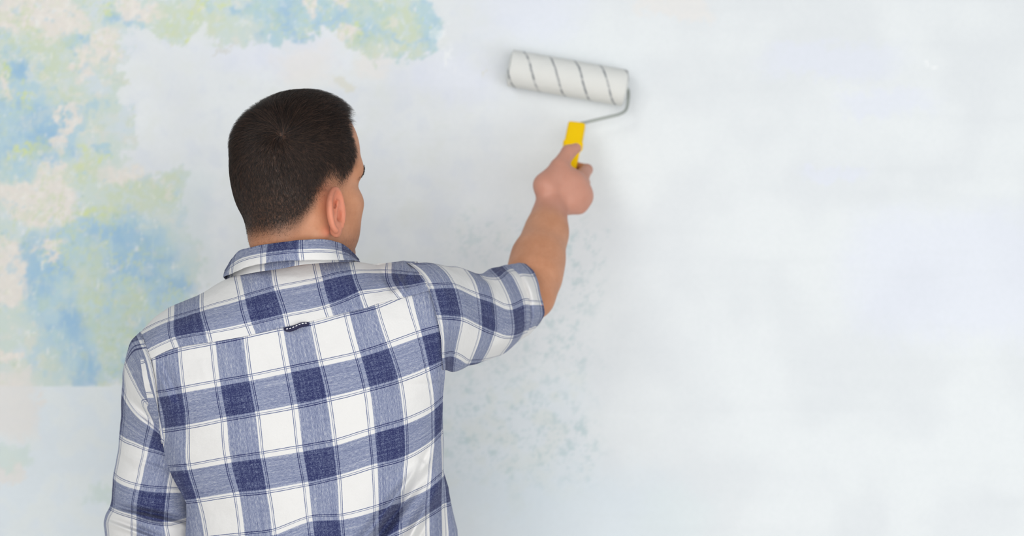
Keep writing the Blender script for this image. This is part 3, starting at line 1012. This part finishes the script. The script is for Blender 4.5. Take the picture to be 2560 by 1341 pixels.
# ---- yoke
Yv = {'a': -0.065, 'b': 0.461, 's': 0.636}
YO = [(0, 'a', 423, 796), (0, 'b', 428, 850.6), (0, 's', 436, 871), (1, 'a', 505.5, 770), (1, 'b', 522.3, 832.7), (1, 's', 528, 856),
      (2, 'a', 599.3, 743.3), (2, 'b', 617, 814), (2, 's', 626.4, 837.5), (3, 'a', 692, 716.5), (3, 'b', 715.6, 790.3), (3, 's', 721, 815.5),
      (4, 'a', 792.8, 697.4), (4, 'b', 812, 770), (4, 's', 819.6, 793), (5, 'a', 885, 679), (5, 'b', 904.6, 734), (5, 's', 917, 769),
      (6, 'a', 966, 676), (6, 'b', 980, 722), (6, 's', 998, 746)]
ys, yd = [], []
for k, r, px, py in YO:
    ys.append((pk(k), Yv[r])); yd.append((px, py))
for u, v, px, py in [(-0.065, -0.27, 424.8, 768), (0.461, -0.40, 506, 733), (0.935, -0.465, 588, 689.6), (1.461, -0.40, 685.4, 674), (1.935, -0.38, 784, 658),
                     (2.461, -0.25, 880, 653), (-0.46, -0.065, 353, 829), (-0.46, 0.461, 368, 880), (-0.46, 0.636, 375, 898), (-0.26, -0.18, 386, 794),
                     (0.2, -0.34, 465, 751), (0.7, -0.44, 548, 707), (2.70, -0.20, 926, 660), (2.935, -0.20, 968, 658), (3.2, -0.3, 1008, 652), (3.45, -0.3, 1040, 654),
                     (3.45, -0.065, 1052, 684), (3.45, 0.461, 1068, 709), (3.45, 0.636, 1078, 727), (1.2, -0.43, 636, 682), (1.7, -0.39, 735, 666), (3.2, 0.636, 1040, 736), (2.2, -0.30, 832, 655)]:
    ys.append((u, v)); yd.append((px, py))
yoke_map = tps_fit(ys, yd, 2e-4)
uu = np.linspace(-0.48, 3.47, 240)
vt = np.interp(uu, [-0.48, -0.46, -0.26, -0.065, 0.2, 0.461, 0.7, 0.935, 1.2, 1.461, 1.7, 1.935, 2.2, 2.461, 2.7, 2.935, 3.2, 3.47],
               [-0.065, -0.065, -0.18, -0.27, -0.34, -0.40, -0.44, -0.465, -0.43, -0.40, -0.39, -0.38, -0.30, -0.25, -0.20, -0.20, -0.30, -0.30])
w_ = np.linspace(0, 1, 70)
vbm = 0.640 + 0.004 * np.sin(uu * 9)
YV = vbm[None] + (vt - vbm)[None] * w_[:, None]
YU = np.repeat(uu[None], 70, 0)
yp = yoke_map(np.stack([YU, YV], -1))
YD = torso_depth(yp[..., 0], yp[..., 1]) - 0.0022
for a, b, w, amp in [((940, 650), (985, 730), 7, 0.010), ((975, 648), (1012, 735), 10, -0.020), ((1020, 645), (1048, 700), 8, 0.008), ((1045, 662), (995, 715), 8, -0.010),
                     ((890, 740), (960, 700), 14, -0.002), ((560, 700), (640, 690), 8, 0.002), ((905, 665), (950, 668), 5, 0.004)]:
    g, _s = ridge(yp[..., 0], yp[..., 1], a, b, w, amp)
    YD = YD + g
Vy = PA(yp[..., 0], yp[..., 1], YD)
ny = normals_of(Vy)
Vy += ny * (cloth_noise(Vy, 0.0022, 20, 5.0) * np.minimum(1, 6 * w_ * (1 - w_) + 0.05)[:, None])[..., None]
# over the shoulder to the front
ext = []
extuv = []
for k in range(1, 13):
    a = k / 12 * math.pi * 0.55
    o = Vy[-1].copy()
    o[:, 1] += 0.085 * math.sin(a)
    o[:, 2] -= 0.085 * (1 - math.cos(a)) - 0.0015 * math.sin(a)
    ext.append(o); extuv.append(np.stack([uu, vt - 0.085 * a / 0.0967], -1))
bot = Vy[0].copy(); bot[:, 1] += 0.004; bot[:, 2] += 0.002
Vy2 = np.concatenate([bot[None], Vy, np.array(ext)])
Uy2 = np.concatenate([np.stack([uu, vbm], -1)[None], np.stack([YU, YV], -1), np.array(extuv)])
yoke = link('yoke', grid_mesh('yoke', Vy2, Uy2), M_PLAID, shirt)


# ---- collar: stand rising from the yoke, folded over into the fall
def curve_x(pts, q):
    pts = np.array(pts, float)
    return catmull(pts[:, 0], pts[:, 1], q)


# columns along t: fold edge, fall edge and seam, as (t, px, py, depth)
FOLD = np.array([(0.0, 562, 678, 2.135), (0.06, 574, 656, 2.105), (0.14, 592, 634, 2.075), (0.28, 626, 620.5, 2.040), (0.46, 697, 609, 2.012), (0.62, 764, 601.5, 2.006), (0.78, 831, 604.5, 2.030), (0.88, 866, 619, 2.068), (0.95, 885, 636, 2.10), (1.0, 897, 650, 2.135)])
FALL = np.array([(0.0, 558, 693, 2.105), (0.06, 566, 690, 2.075), (0.14, 584, 683, 2.045), (0.28, 622, 667, 2.022), (0.46, 694, 654.5, 2.000), (0.62, 768, 651.5, 1.996), (0.78, 838, 651, 2.016), (0.88, 871, 651, 2.045), (0.95, 888, 653, 2.08), (1.0, 899, 656, 2.115)])
SEAM = np.array([(0.0, 566, 697, 2.12), (0.06, 578, 694, 2.09), (0.14, 596, 689, 2.055), (0.28, 634, 682, 2.030), (0.46, 700, 672, 2.010), (0.62, 768, 661, 2.006), (0.78, 836, 656, 2.026), (0.88, 871, 655, 2.060), (0.95, 888, 656, 2.09), (1.0, 897, 658, 2.13)])
tc = np.linspace(0, 1, 120)
cf = catmull(FOLD[:, 0], FOLD[:, 1:], tc); cl = catmull(FALL[:, 0], FALL[:, 1:], tc); cm = catmull(SEAM[:, 0], SEAM[:, 1:], tc)
pf_, pl_, pm_ = PA(*cf.T), PA(*cl.T), PA(*cm.T)
rowsC, uvC = [], []
ucol = np.interp(cf[:, 0], [500, 587, 656, 754, 842, 930], [-1.1, -0.539, -0.065, 0.461, 0.935, 1.42])
for k in range(7):                                   # stand, from the yoke seam up to the fold, on the inside
    a = k / 6
    r = pm_ * (1 - a) + (pf_ + np.array([0, 0.006, -0.0015])) * a
    r[:, 1] += 0.004 * math.sin(a * math.pi)
    rowsC.append(r); uvC.append(np.stack([ucol + 0.07, np.full(120, 0.80 - 0.1 * a)], -1))
for k in range(5):                                   # rounded fold
    a = math.pi * k / 4
    r = pf_ + np.array([0, 0.0035, 0]) * math.cos(a) + np.array([0, 0, 0.0025]) * math.sin(a) + np.array([0, 0.0025, -0.001])
    rowsC.append(r); uvC.append(np.stack([ucol, np.full(120, 0.29)], -1))
for k in range(1, 15):                               # fall
    a = k / 14
    r = (pf_ + np.array([0, -0.001, -0.001])) * (1 - a) + pl_ * a
    r[:, 1] -= 0.004 * math.sin(a * math.pi)
    rowsC.append(r); uvC.append(np.stack([ucol, np.full(120, 0.30 + 0.30 * a)], -1))
r = pl_.copy(); r[:, 1] += 0.003; r[:, 2] += 0.002   # turned hem
rowsC.append(r); uvC.append(uvC[-1] + 0.01)
r = pl_ * 0.6 + pf_ * 0.4; r[:, 1] += 0.001
rowsC.append(r); uvC.append(uvC[-1] + 0.1)
Vc = np.array(rowsC); Uc = np.array(uvC)
# front of the collar on both sides, coming round the throat
def collar_ext(col, uvcol, side):
    c = np.array([(P(738, 640, 2.1))[0], 2.125, 0])
    outv, outu = [], []
    for k in range(1, 22):
        a = k / 21
        v = col.copy()
        rel = v[:, :2] - c[:2]
        ang = a * math.radians(62) * side
        R = np.array([[math.cos(ang), -math.sin(ang)], [math.sin(ang), math.cos(ang)]])
        v[:, :2] = rel @ R.T * (1 - 0.12 * a) + c[:2]
        v[:, 2] -= 0.05 * a ** 1.3
        outv.append(v); outu.append(uvcol + np.array([1.1 * a * side, 0]))
    return np.array(outv), np.array(outu)


lv, lu = collar_ext(Vc[:, 0], Uc[:, 0], -1)
rv, ru = collar_ext(Vc[:, -1], Uc[:, -1], 1)
Vc = np.concatenate([lv[::-1].transpose(1, 0, 2), Vc, rv.transpose(1, 0, 2)], 1)
Uc = np.concatenate([lu[::-1].transpose(1, 0, 2), Uc, ru.transpose(1, 0, 2)], 1)
nC = normals_of(Vc)
Vc += nC * cloth_noise(Vc, 0.0012, 30, 9.0)[..., None]
collar = link('collar', grid_mesh('collar', Vc, Uc), M_PLAID, shirt)


# ---- sleeves: rings of cloth round the arm
def tube(name, rings, near, semi, vco, ulines, parent, blend_rings=0.0, n_s=140, n_phi=48, wr=(0.003, 18, 2.0, (1, 1, 1)), folds=(), join=None):
    """rings: list of pixel polylines over the half of the ring that faces the lens; near: depth at the middle; semi: half thickness in depth"""
    nR = len(rings)
    t = np.linspace(0, 1, n_phi + 1)
    X = np.zeros((nR, n_phi + 1, 2)); Uc = np.zeros((nR, n_phi + 1))
    for i, r in enumerate(rings):
        r = np.array(r, float)
        s = np.concatenate([[0], np.cumsum(np.linalg.norm(np.diff(r, axis=0), axis=1))]); s /= s[-1]
        tt = (1 - np.cos(np.pi * t)) / 2 * 0.5 + t * 0.5
        X[i] = catmull(s, r, tt)
        # cloth coordinate across the ring
        ln = ulines[i]
        ax = ln[0]
        pts = []
        for (val, u) in ln[1:]:
            k = np.argmin(np.abs(X[i][:, ax] - val)) if ax < 2 else val * n_phi
            pts.append((t[int(k)], u))
        pts.sort()
        q = np.array(pts)
        sl = (q[-1, 1] - q[0, 1]) / max(1e-3, q[-1, 0] - q[0, 0])
        f = np.interp(t, q[:, 0], q[:, 1])
        f = np.where(t < q[0, 0], q[0, 1] + (t - q[0, 0]) * sl * 0.9, f)
        f = np.where(t > q[-1, 0], q[-1, 1] + (t - q[-1, 0]) * sl * 0.9, f)
        Uc[i] = f
    si = np.arange(nR)
    ss = np.linspace(0, nR - 1, n_s)
    Xs = catmull(si, X.reshape(nR, -1), ss).reshape(n_s, n_phi + 1, 2)
    Us = catmull(si, Uc, ss)
    nd = catmull(si, near, ss); sm = catmull(si, semi, ss); vs = catmull(si, vco, ss)
    Dp = nd[:, None] + sm[:, None] * (1 - np.sin(np.pi * t))[None]
    if blend_rings > 0:
        bl = sstep(0, blend_rings, ss)[:, None]
        Dt = torso_depth(Xs[..., 0], Xs[..., 1]) - 0.005
        Dp = Dt * (1 - bl) + Dp * bl
    for a, b, w, amp, step in folds:
        g, s2 = ridge(Xs[..., 0], Xs[..., 1], a, b, w, amp)
        Dp = Dp + (s2 if step else -g)
    Vt = PA(Xs[..., 0], Xs[..., 1], Dp)
    cen = (Vt[:, :1] + Vt[:, -1:]) / 2
    back = 2 * cen - Vt
    back = back[:, 1:-1]                      # antipodal half
    full = np.concatenate([Vt, back], 1)
    per = Us[:, -1:] - Us[:, :1]
    fu = np.concatenate([Us, Us[:, -1:] + (Us[:, 1:-1] - Us[:, :1])], 1)
    cc = full.mean(1, keepdims=True)
    nn = full - cc; nn /= np.linalg.norm(nn, axis=-1)[..., None]
    am, scl, off, stx = wr
    fade = sstep(0, 0.8, ss)[:, None]
    full = full + nn * (cloth_noise(full, am, scl, off, stx) * fade)[..., None]
    UV = np.stack([fu, np.repeat(vs[:, None], fu.shape[1], 1)], -1)
    full = np.concatenate([full, full[:, :1]], 1)
    UV = np.concatenate([UV, UV[:, -1:] + np.array([0.03, 0])], 1)
    return full, UV


RS = [
    [(1016, 656), (1044, 677), (1066, 706), (1081, 750), (1094, 800), (1103, 850), (1105, 890), (1108, 926)],
    [(1090, 661), (1115, 678), (1136, 711), (1150, 760), (1155, 800), (1150, 835), (1141, 880), (1134, 929)],
    [(1160, 673), (1180, 700), (1192, 735), (1199, 785), (1199, 826), (1190, 864), (1177, 895), (1168, 917)],
    [(1200, 684), (1220, 705), (1232, 735), (1240, 789), (1242, 820), (1230, 860), (1214, 893), (1205, 906)],
    [(1222, 673), (1248, 700), (1262, 728), (1274, 764), (1279, 800), (1280, 830), (1270, 862), (1250, 889)],
    [(1258, 665), (1285, 695), (1303, 730), (1312, 760), (1314, 791), (1312, 825), (1303, 845), (1293, 858)],
    [(1272, 664), (1300, 690), (1316, 723), (1325, 750), (1329, 780), (1328, 805), (1322, 825), (1315, 843)],
]
A_, B_, C_ = -0.065, 0.461, 0.935
RL = [(1, (712, A_), (797, B_), (884, C_)), (1, (712, A_), (797, B_), (882, C_)), (1, (735, A_), (822, B_), (902, C_)), (1, (750, A_), (838, B_)),
      (1, (764, A_), (846, B_)), (1, (753, A_), (834, B_)), (1, (752, A_), (832, B_))]
fv, fu = tube('sleeve', RS, [2.045, 2.072, 2.113, 2.153, 2.193, 2.234, 2.252], [0.05, 0.055, 0.058, 0.056, 0.054, 0.052, 0.050],
              [-0.10, 0.461, 0.935, 1.461, 1.935, 2.461, 2.64], RL, shirt, 1.0,
              wr=(0.0045, 15, 2.0, (1, 1, 1)), folds=[((1225, 680), (1236, 790), 9, 0.006, 1), ((1180, 690), (1210, 760), 12, 0.004, 0), ((1200, 690), (1240, 672), 10, -0.006, 0),
                                                     ((1140, 930), (1210, 860), 14, 0.004, 0), ((1260, 760), (1310, 740), 8, 0.004, 0), ((1090, 690), (1130, 770), 14, 0.003, 0), ((1215, 870), (1300, 835), 10, 0.004, 0)])
link('sleeve', grid_mesh('sleeve', fv, fu), M_PLAID, shirt)

CU = [
    [(1266, 668), (1296, 690), (1313, 723), (1322, 750), (1326, 780), (1325, 805), (1319, 825), (1311, 845)],
    [(1278, 661), (1306, 684), (1322, 715), (1331, 746), (1335, 775), (1334, 800), (1329, 819), (1321, 838)],
    [(1298, 658), (1321, 681), (1334, 710), (1342, 743), (1348, 770), (1348, 793), (1342, 811), (1331, 827)],
    [(1316, 660), (1335, 681), (1346, 708), (1352, 738), (1359, 765), (1360, 786), (1352, 803), (1340, 818)],
    [(1313, 668), (1331, 688), (1342, 712), (1348, 740), (1354, 765), (1354, 783), (1347, 798), (1336, 810)],
    [(1298, 674), (1318, 692), (1330, 714), (1337, 742), (1342, 764), (1342, 780), (1336, 794), (1326, 804)],
]
ULC = [(1, (722, -0.30), (763, 0.0), (800, 0.25))] * 6
fv, fu = tube('cuff', CU, [2.252, 2.246, 2.262, 2.284, 2.292, 2.275], [0.052, 0.056, 0.056, 0.054, 0.047, 0.046], [0.60, 0.68, 0.88, 1.10, 1.16, 1.3], ULC, shirt, 0,
              n_s=60, wr=(0.003, 25, 12.0, (1, 1, 1)), folds=[((1285, 690), (1345, 740), 10, 0.003, 0), ((1325, 745), (1352, 800), 7, -0.004, 0)])
link('cuff', grid_mesh('cuff', fv, fu), M_PLAID, shirt)

LS = [
    [(351, 829), (364, 865), (375, 896), (384, 935), (391, 983), (396, 1030), (400, 1079), (404, 1110)],
    [(325, 858), (338, 880), (352, 915), (366, 960), (383, 1000), (398, 1035), (410, 1070), (420, 1110)],
    [(310, 915), (322, 943), (336, 970), (354, 1000), (383, 1030), (408, 1058), (430, 1090), (450, 1132)],
    [(305, 965), (314, 985), (326, 1008), (345, 1032), (375, 1056), (410, 1090), (440, 1125), (465, 1165)],
    [(297, 1094), (310, 1103), (335, 1113), (362, 1124), (405, 1136), (440, 1150), (465, 1162), (485, 1172)],
    [(287, 1185), (300, 1196), (320, 1206), (339, 1212), (385, 1219), (425, 1221), (460, 1222), (490, 1222)],
    [(274, 1262), (288, 1270), (312, 1279), (330, 1284), (388, 1301), (425, 1303), (460, 1295), (492, 1285)],
    [(261, 1300), (285, 1316), (310, 1327), (340, 1335), (390, 1342), (430, 1342), (465, 1334), (495, 1322)],
    [(264, 1360), (285, 1380), (310, 1390), (340, 1396), (390, 1402), (430, 1402), (465, 1394), (490, 1385)],
    [(285, 1480), (300, 1495), (325, 1505), (350, 1510), (390, 1512), (430, 1510), (460, 1505), (485, 1495)],
]
LL = [(2, (0.10, -0.60), (0.90, -0.10)), (0, (330, -0.56), (375, -0.30), (418, -0.03)), (0, (312, -0.539), (358, A_), (430, B_)), (0, (314, -0.539), (375, A_), (445, B_)), (0, (302, -0.539), (362, A_), (440, B_)),
      (0, (293, -0.539), (342, A_), (425, B_)), (0, (284, -0.539), (330, A_), (414, B_)), (0, (272, -0.539), (329, A_), (420, B_)), (0, (272, -0.539), (329, A_), (420, B_)), (0, (290, -0.539), (335, A_), (420, B_))]
fv, fu = tube('sleeve', LS, [2.06, 2.06, 2.075, 2.09, 2.105, 2.105, 2.100, 2.105, 2.115, 2.13], [0.05, 0.06, 0.062, 0.062, 0.060, 0.060, 0.062, 0.064, 0.062, 0.055],
              [-1.10, -0.82, -0.50, -0.10, 0.461, 0.935, 1.40, 1.66, 1.98, 2.6], LL, shirt, 2.2,
              n_s=200, wr=(0.005, 15, 21.0, (0.6, 0.6, 1.5)),
              folds=[((300, 985), (400, 1085), 12, 0.010, 1), ((330, 930), (395, 1040), 10, -0.006, 0), ((285, 1115), (400, 1160), 9, 0.005, 0), ((272, 1268), (480, 1312), 9, 0.020, 1), ((258, 1296), (410, 1352), 8, 0.014, 1), ((300, 1130), (420, 1175), 8, 0.006, 1),
                     ((290, 1145), (350, 1180), 8, -0.004, 0), ((285, 1225), (440, 1260), 12, 0.004, 0)])
link('sleeve', grid_mesh('sleeve', fv, fu), M_PLAID, shirt)

# ---- hanger loop with its white stitches
M_NAVY = simple('navy_twill', lin(34, 34, 66), 0.85, 0, 0.15, 400)
M_STITCH = simple('white_thread', lin(235, 235, 238), 0.8)
n = 24
lp, lw = [], []
for k in range(n + 1):
    a = k / n
    px, py = 709 + 62 * a, 824.5 - 14.5 * a + 2.5 * math.sin(a * math.pi * 2) - 1.5 * math.sin(a * math.pi)
    bow = math.sin(a * math.pi)
    d = float(torso_depth(px, py)) - 0.0028
    lp.append(P(px, py - 4, d - 0.0055 * bow))
    lw.append(P(px + 2, py + 3.0 + 5.5 * bow ** 0.6, d - 0.0045 * bow))
lp, lw = np.array(lp), np.array(lw)
Vl = np.array([lp + [0, 0.002, 0], lp, (lp + lw) / 2 - [0, 0.0008, 0], lw, lw + [0, 0.002, 0], lp + [0, 0.002, 0]])
link('hanger_loop', grid_mesh('hanger_loop', Vl), M_NAVY, shirt)
sv, sf = [], []
for k in range(7):
    a = 0.14 + k * 0.125
    i0 = a * n; i = int(i0); f = i0 - i
    c = (lp[i] * (1 - f) + lp[min(n, i + 1)] * f) * 0.72 + (lw[i] * (1 - f) + lw[min(n, i + 1)] * f) * 0.28 - np.array([0, 0.0012, 0])
    dx = (lp[min(n, i + 1)] - lp[i]); dx /= np.linalg.norm(dx)
    up = np.array([0, 0, 1.0]); b = len(sv)
    for e in (-1, 1):
        for s, o in ((1, 0), (0, -1), (-1, 0)):
            sv.append(c + dx * 0.0014 * e + up * 0.0006 * s + np.array([0, 0.0006 * o, 0]))
    sf += [(b, b + 1, b + 4, b + 3), (b + 1, b + 2, b + 5, b + 4)]
link('stitching', pydata('stitching', sv, sf), M_STITCH, shirt)

rv = [P(1349 + dx, 764 + dy, 2.279 + dd) for dx in (-6, 6) for dy, dd in ((-1.6, 0), (0, -0.0015), (1.6, 0))]
link('red_stitch', pydata('red_stitch', rv, [(0, 1, 4, 3), (1, 2, 5, 4)]), simple('red_thread', lin(206, 60, 70), 0.8), shirt)

# ------------------------------------------------------------------ jeans and shoes (below the frame)
M_JEANS = simple('dark_denim', lin(58, 66, 88), 0.85, 0, 0.2, 300)
HX = -0.315


def jeans_sdf(p):
    d = d_ell(p, (HX, 2.145, 0.93), (0.172, 0.115, 0.13))
    for s in (-1, 1):
        leg = chain(p, [((HX + s * 0.085, 2.145, 0.86), 0.092), ((HX + s * 0.105, 2.13, 0.50), 0.068), ((HX + s * 0.115, 2.15, 0.07), 0.058)], 0.02)
        d = smin(d, leg, 0.025)
    d = smax(d, p[..., 2] - 0.99, 0.01)
    d = smax(d, 0.035 - p[..., 2], 0.01)
    return d


jm, _ = sdf_mesh('jeans', jeans_sdf, (HX - 0.22, 1.98, 0.0), (HX + 0.22, 2.32, 1.06), 0.007, 16)
link('jeans', jm, M_JEANS, person)
M_SHOE = simple('grey_canvas', lin(96, 96, 98), 0.8, 0, 0.1, 200)
M_SOLE = simple('white_rubber', lin(220, 220, 216), 0.6)
for s in (-1, 1):
    cx = HX + s * 0.118

    def shoe(p, cx=cx):
        d = d_cap(p, (cx, 2.13, 0.055), (cx, 2.28, 0.040), 0.046, 0.042)
        d = smin(d, d_cap(p, (cx, 2.145, 0.07), (cx, 2.15, 0.11), 0.045, 0.042), 0.02)
        return smax(d, 0.020 - p[..., 2], 0.004)

    def sole(p, cx=cx):
        q = p.copy(); q[..., 2] = 0
        d = d_cap(q, (cx, 2.13, 0), (cx, 2.28, 0), 0.050, 0.046)
        return smax(smax(d, p[..., 2] - 0.026, 0.004), 0.001 - p[..., 2], 0.003)
    sm_, _ = sdf_mesh('shoe', shoe, (cx - 0.08, 2.05, -0.02), (cx + 0.08, 2.36, 0.18), 0.005, 16)
    so = link('shoe', sm_, M_SHOE, person)
    sm_, _ = sdf_mesh('sole', sole, (cx - 0.08, 2.05, -0.02), (cx + 0.08, 2.36, 0.06), 0.005, 16)
    link('sole', sm_, M_SOLE, so)

# ------------------------------------------------------------------ paint roller
RA = P(1270, 169, 2.690); RB = P(1567, 221, 2.694)
RR = 0.0345
ax = (RB - RA); RLEN = float(np.linalg.norm(ax)); ax /= RLEN
up0 = np.array([0, 0, 1.0]); e1 = up0 - (up0 @ ax) * ax; e1 /= np.linalg.norm(e1); e2 = np.cross(ax, e1)
roller = empty('paint_roller', tuple(P(1418, 480, 2.57)), 'paint roller with fluffy white cover and yellow handle, held against the wall', 'paint roller')


def cover_mat():
    t = NT('white_nap_with_dark_thread')
    uv = t.n('ShaderNodeUVMap', uv_map='cloth').outputs[0]
    s = t.n('ShaderNodeSeparateXYZ'); t.l(uv, s.inputs[0])
    n = t.noise(t.mapping(uv, (9, 60, 1)), 1.0, 4, 0.7)
    w = t.math('MULTIPLY_ADD', t.math('SUBTRACT', n, 0.5), 0.22, s.outputs[1])
    c = t.math('WRAP', w, 1.0, 0.0)
    line = t.ramp(c, [(0.0, 0.0), (0.445, 0.0), (0.475, 1.0), (0.525, 1.0), (0.555, 0.0), (1.0, 0.0)])
    br = t.ramp(t.noise(t.mapping(uv, (22, 5, 1)), 1.0, 3, 0.6), [(0.36, 0.25), (0.58, 1.0)])
    nn = t.noise(t.mapping(uv, (90, 40, 1)), 1.0, 4, 0.7)
    base = t.mix(nn, lin(222, 223, 219), lin(240, 241, 238))
    t.base(t.mix(t.math('MULTIPLY', t.math('MULTIPLY', line, br), 0.85), base, lin(96, 104, 116)))
    t.set(Roughness=0.95)
    t.b.inputs['Specular IOR Level'].default_value = 0.05
    t.bump(nn, 0.5, 0.004)
    return t.m


nl, na = 110, 72
sv = np.zeros((nl, na + 1, 3)); su = np.zeros((nl, na + 1, 2))
prof = []
for i in range(nl):
    f = i / (nl - 1)
    if f < 0.06: s_pos, r = 0.0 + 0.004 * math.sin(f / 0.06 * math.pi / 2) - 0.0, RR * (0.62 + 0.36 * math.sin(f / 0.06 * math.pi / 2))
    elif f > 0.94: s_pos, r = RLEN - 0.004 * math.sin((1 - f) / 0.06 * math.pi / 2), RR * (0.62 + 0.36 * math.sin((1 - f) / 0.06 * math.pi / 2))
    else: s_pos, r = 0.004 + (RLEN - 0.008) * (f - 0.06) / 0.88, RR
    for k in range(na + 1):
        a = 2 * math.pi * k / na
        c = RA + ax * s_pos
        rr = r * (1 + 0.025 * perlin(np.array([s_pos * 90, math.cos(a) * 3.5, math.sin(a) * 3.5])) + 0.010 * perlin(np.array([s_pos * 300, math.cos(a) * 11, math.sin(a) * 11])))
        sv[i, k] = c + (e1 * math.cos(a) + e2 * math.sin(a)) * rr
        su[i, k] = (k / na, s_pos / 0.0483 - 2 * k / na + 0.10)
sv[:, -1] = sv[:, 0]
# squash lightly where the nap presses on the wall
sv[..., 1] = np.minimum(sv[..., 1], WALL_Y - 0.0015)
cover = link('roller_cover', grid_mesh('roller_cover', sv, su), cover_mat(), roller)


def tube_path(pts, r, seg=12, sub=6):
    pts = np.array(pts, float)
    t = np.arange(len(pts)); q = np.linspace(0, len(pts) - 1, (len(pts) - 1) * sub + 1)
    p = catmull(t, pts, q)
    d = np.gradient(p, axis=0); d /= np.linalg.norm(d, axis=1)[:, None]
    ref = np.array([0.2, 1.0, 0.1]); V = []
    for a, b in zip(p, d):
        x_ = ref - (ref @ b) * b; x_ /= np.linalg.norm(x_); y_ = np.cross(b, x_)
        ang = np.linspace(0, 2 * np.pi, seg, endpoint=False)
        V.append(a + r * (np.cos(ang)[:, None] * x_ + np.sin(ang)[:, None] * y_))
    return np.array(V)


def capped(name, V):
    r, c = V.shape[:2]
    me_v = np.concatenate([V.reshape(-1, 3), V[0].mean(0)[None], V[-1].mean(0)[None]])
    idx = np.arange(r * c).reshape(r, c); nx = np.roll(idx, -1, 1)
    f = [tuple(q) for q in np.stack([idx[:-1], nx[:-1], nx[1:], idx[1:]], -1).reshape(-1, 4)]
    f += [(r * c, nx[0, k], idx[0, k]) for k in range(c)] + [(r * c + 1, idx[-1, k], nx[-1, k]) for k in range(c)]
    return pydata(name, me_v, f)


M_STEEL = simple('galvanised_steel', lin(168, 174, 170), 0.55, 0.4)
M_CAP = simple('grey_plastic_cap', lin(120, 118, 112), 0.5)
end = RB + ax * 0.010
wire = [P(1436, 330, 2.645), P(1446, 312, 2.660), P(1470, 305, 2.668), P(1520, 293, 2.672), P(1548, 286, 2.676), P(1563, 277, 2.682), P(1569, 262, 2.690), RB + ax * 0.0035 + np.array([0, 0, -0.008]), RB - ax * 0.002, RB - ax * 0.03]
link('wire_frame', capped('wire_frame', tube_path(wire, 0.0030, 12, 8)), M_STEEL, roller)
for nm, c, s in (('end_cap', RA, -1), ('end_cap', RB, 1)):
    V = tube_path([c - ax * s * 0.012, c - ax * s * 0.003], RR * 0.60, 24, 2)
    link(nm, capped(nm, V), M_CAP, cover)

# handle: flat tapered yellow grip
HT = P(1442, 313, 2.655); HB = P(1408, 492, 2.565)
hz = HT - HB; HL = float(np.linalg.norm(hz)); hz /= HL
hx = np.array([1.0, 0, 0]); hx -= (hx @ hz) * hz; hx /= np.linalg.norm(hx); hy = np.cross(hz, hx)
secs = [(0.0, 0.012, 0.008), (0.004, 0.0145, 0.0105), (0.03, 0.0150, 0.0115), (0.10, 0.0140, 0.0110), (0.66, 0.0145, 0.0110), (0.70, 0.0185, 0.0120), (0.72, 0.0185, 0.0120), (0.73, 0.0165, 0.0115), (0.985, 0.0162, 0.0105), (1.0, 0.0150, 0.0095)]
HVv = []
for f, a, b in secs:
    ring = []
    for k in range(28):
        t_ = 2 * math.pi * k / 28
        cx_, sy_ = math.cos(t_), math.sin(t_)
        e = 0.32
        ring.append(HB + hz * HL * f + hx * a * math.copysign(abs(cx_) ** e, cx_) + hy * b * math.copysign(abs(sy_) ** e, sy_))
    HVv.append(ring)


def yellow_mat():
    t = NT('yellow_plastic')
    co = t.n('ShaderNodeTexCoord').outputs['Object']
    n = t.noise(co, 90, 3, 0.6)
    t.base(t.mix(n, lin(255, 204, 0), lin(255, 212, 0)))
    t.set(Roughness=0.5)
    t.b.inputs['Specular IOR Level'].default_value = 0.12
    return t.m


M_YEL = yellow_mat()
link('handle', capped('handle', np.array(HVv)), M_YEL, roller)
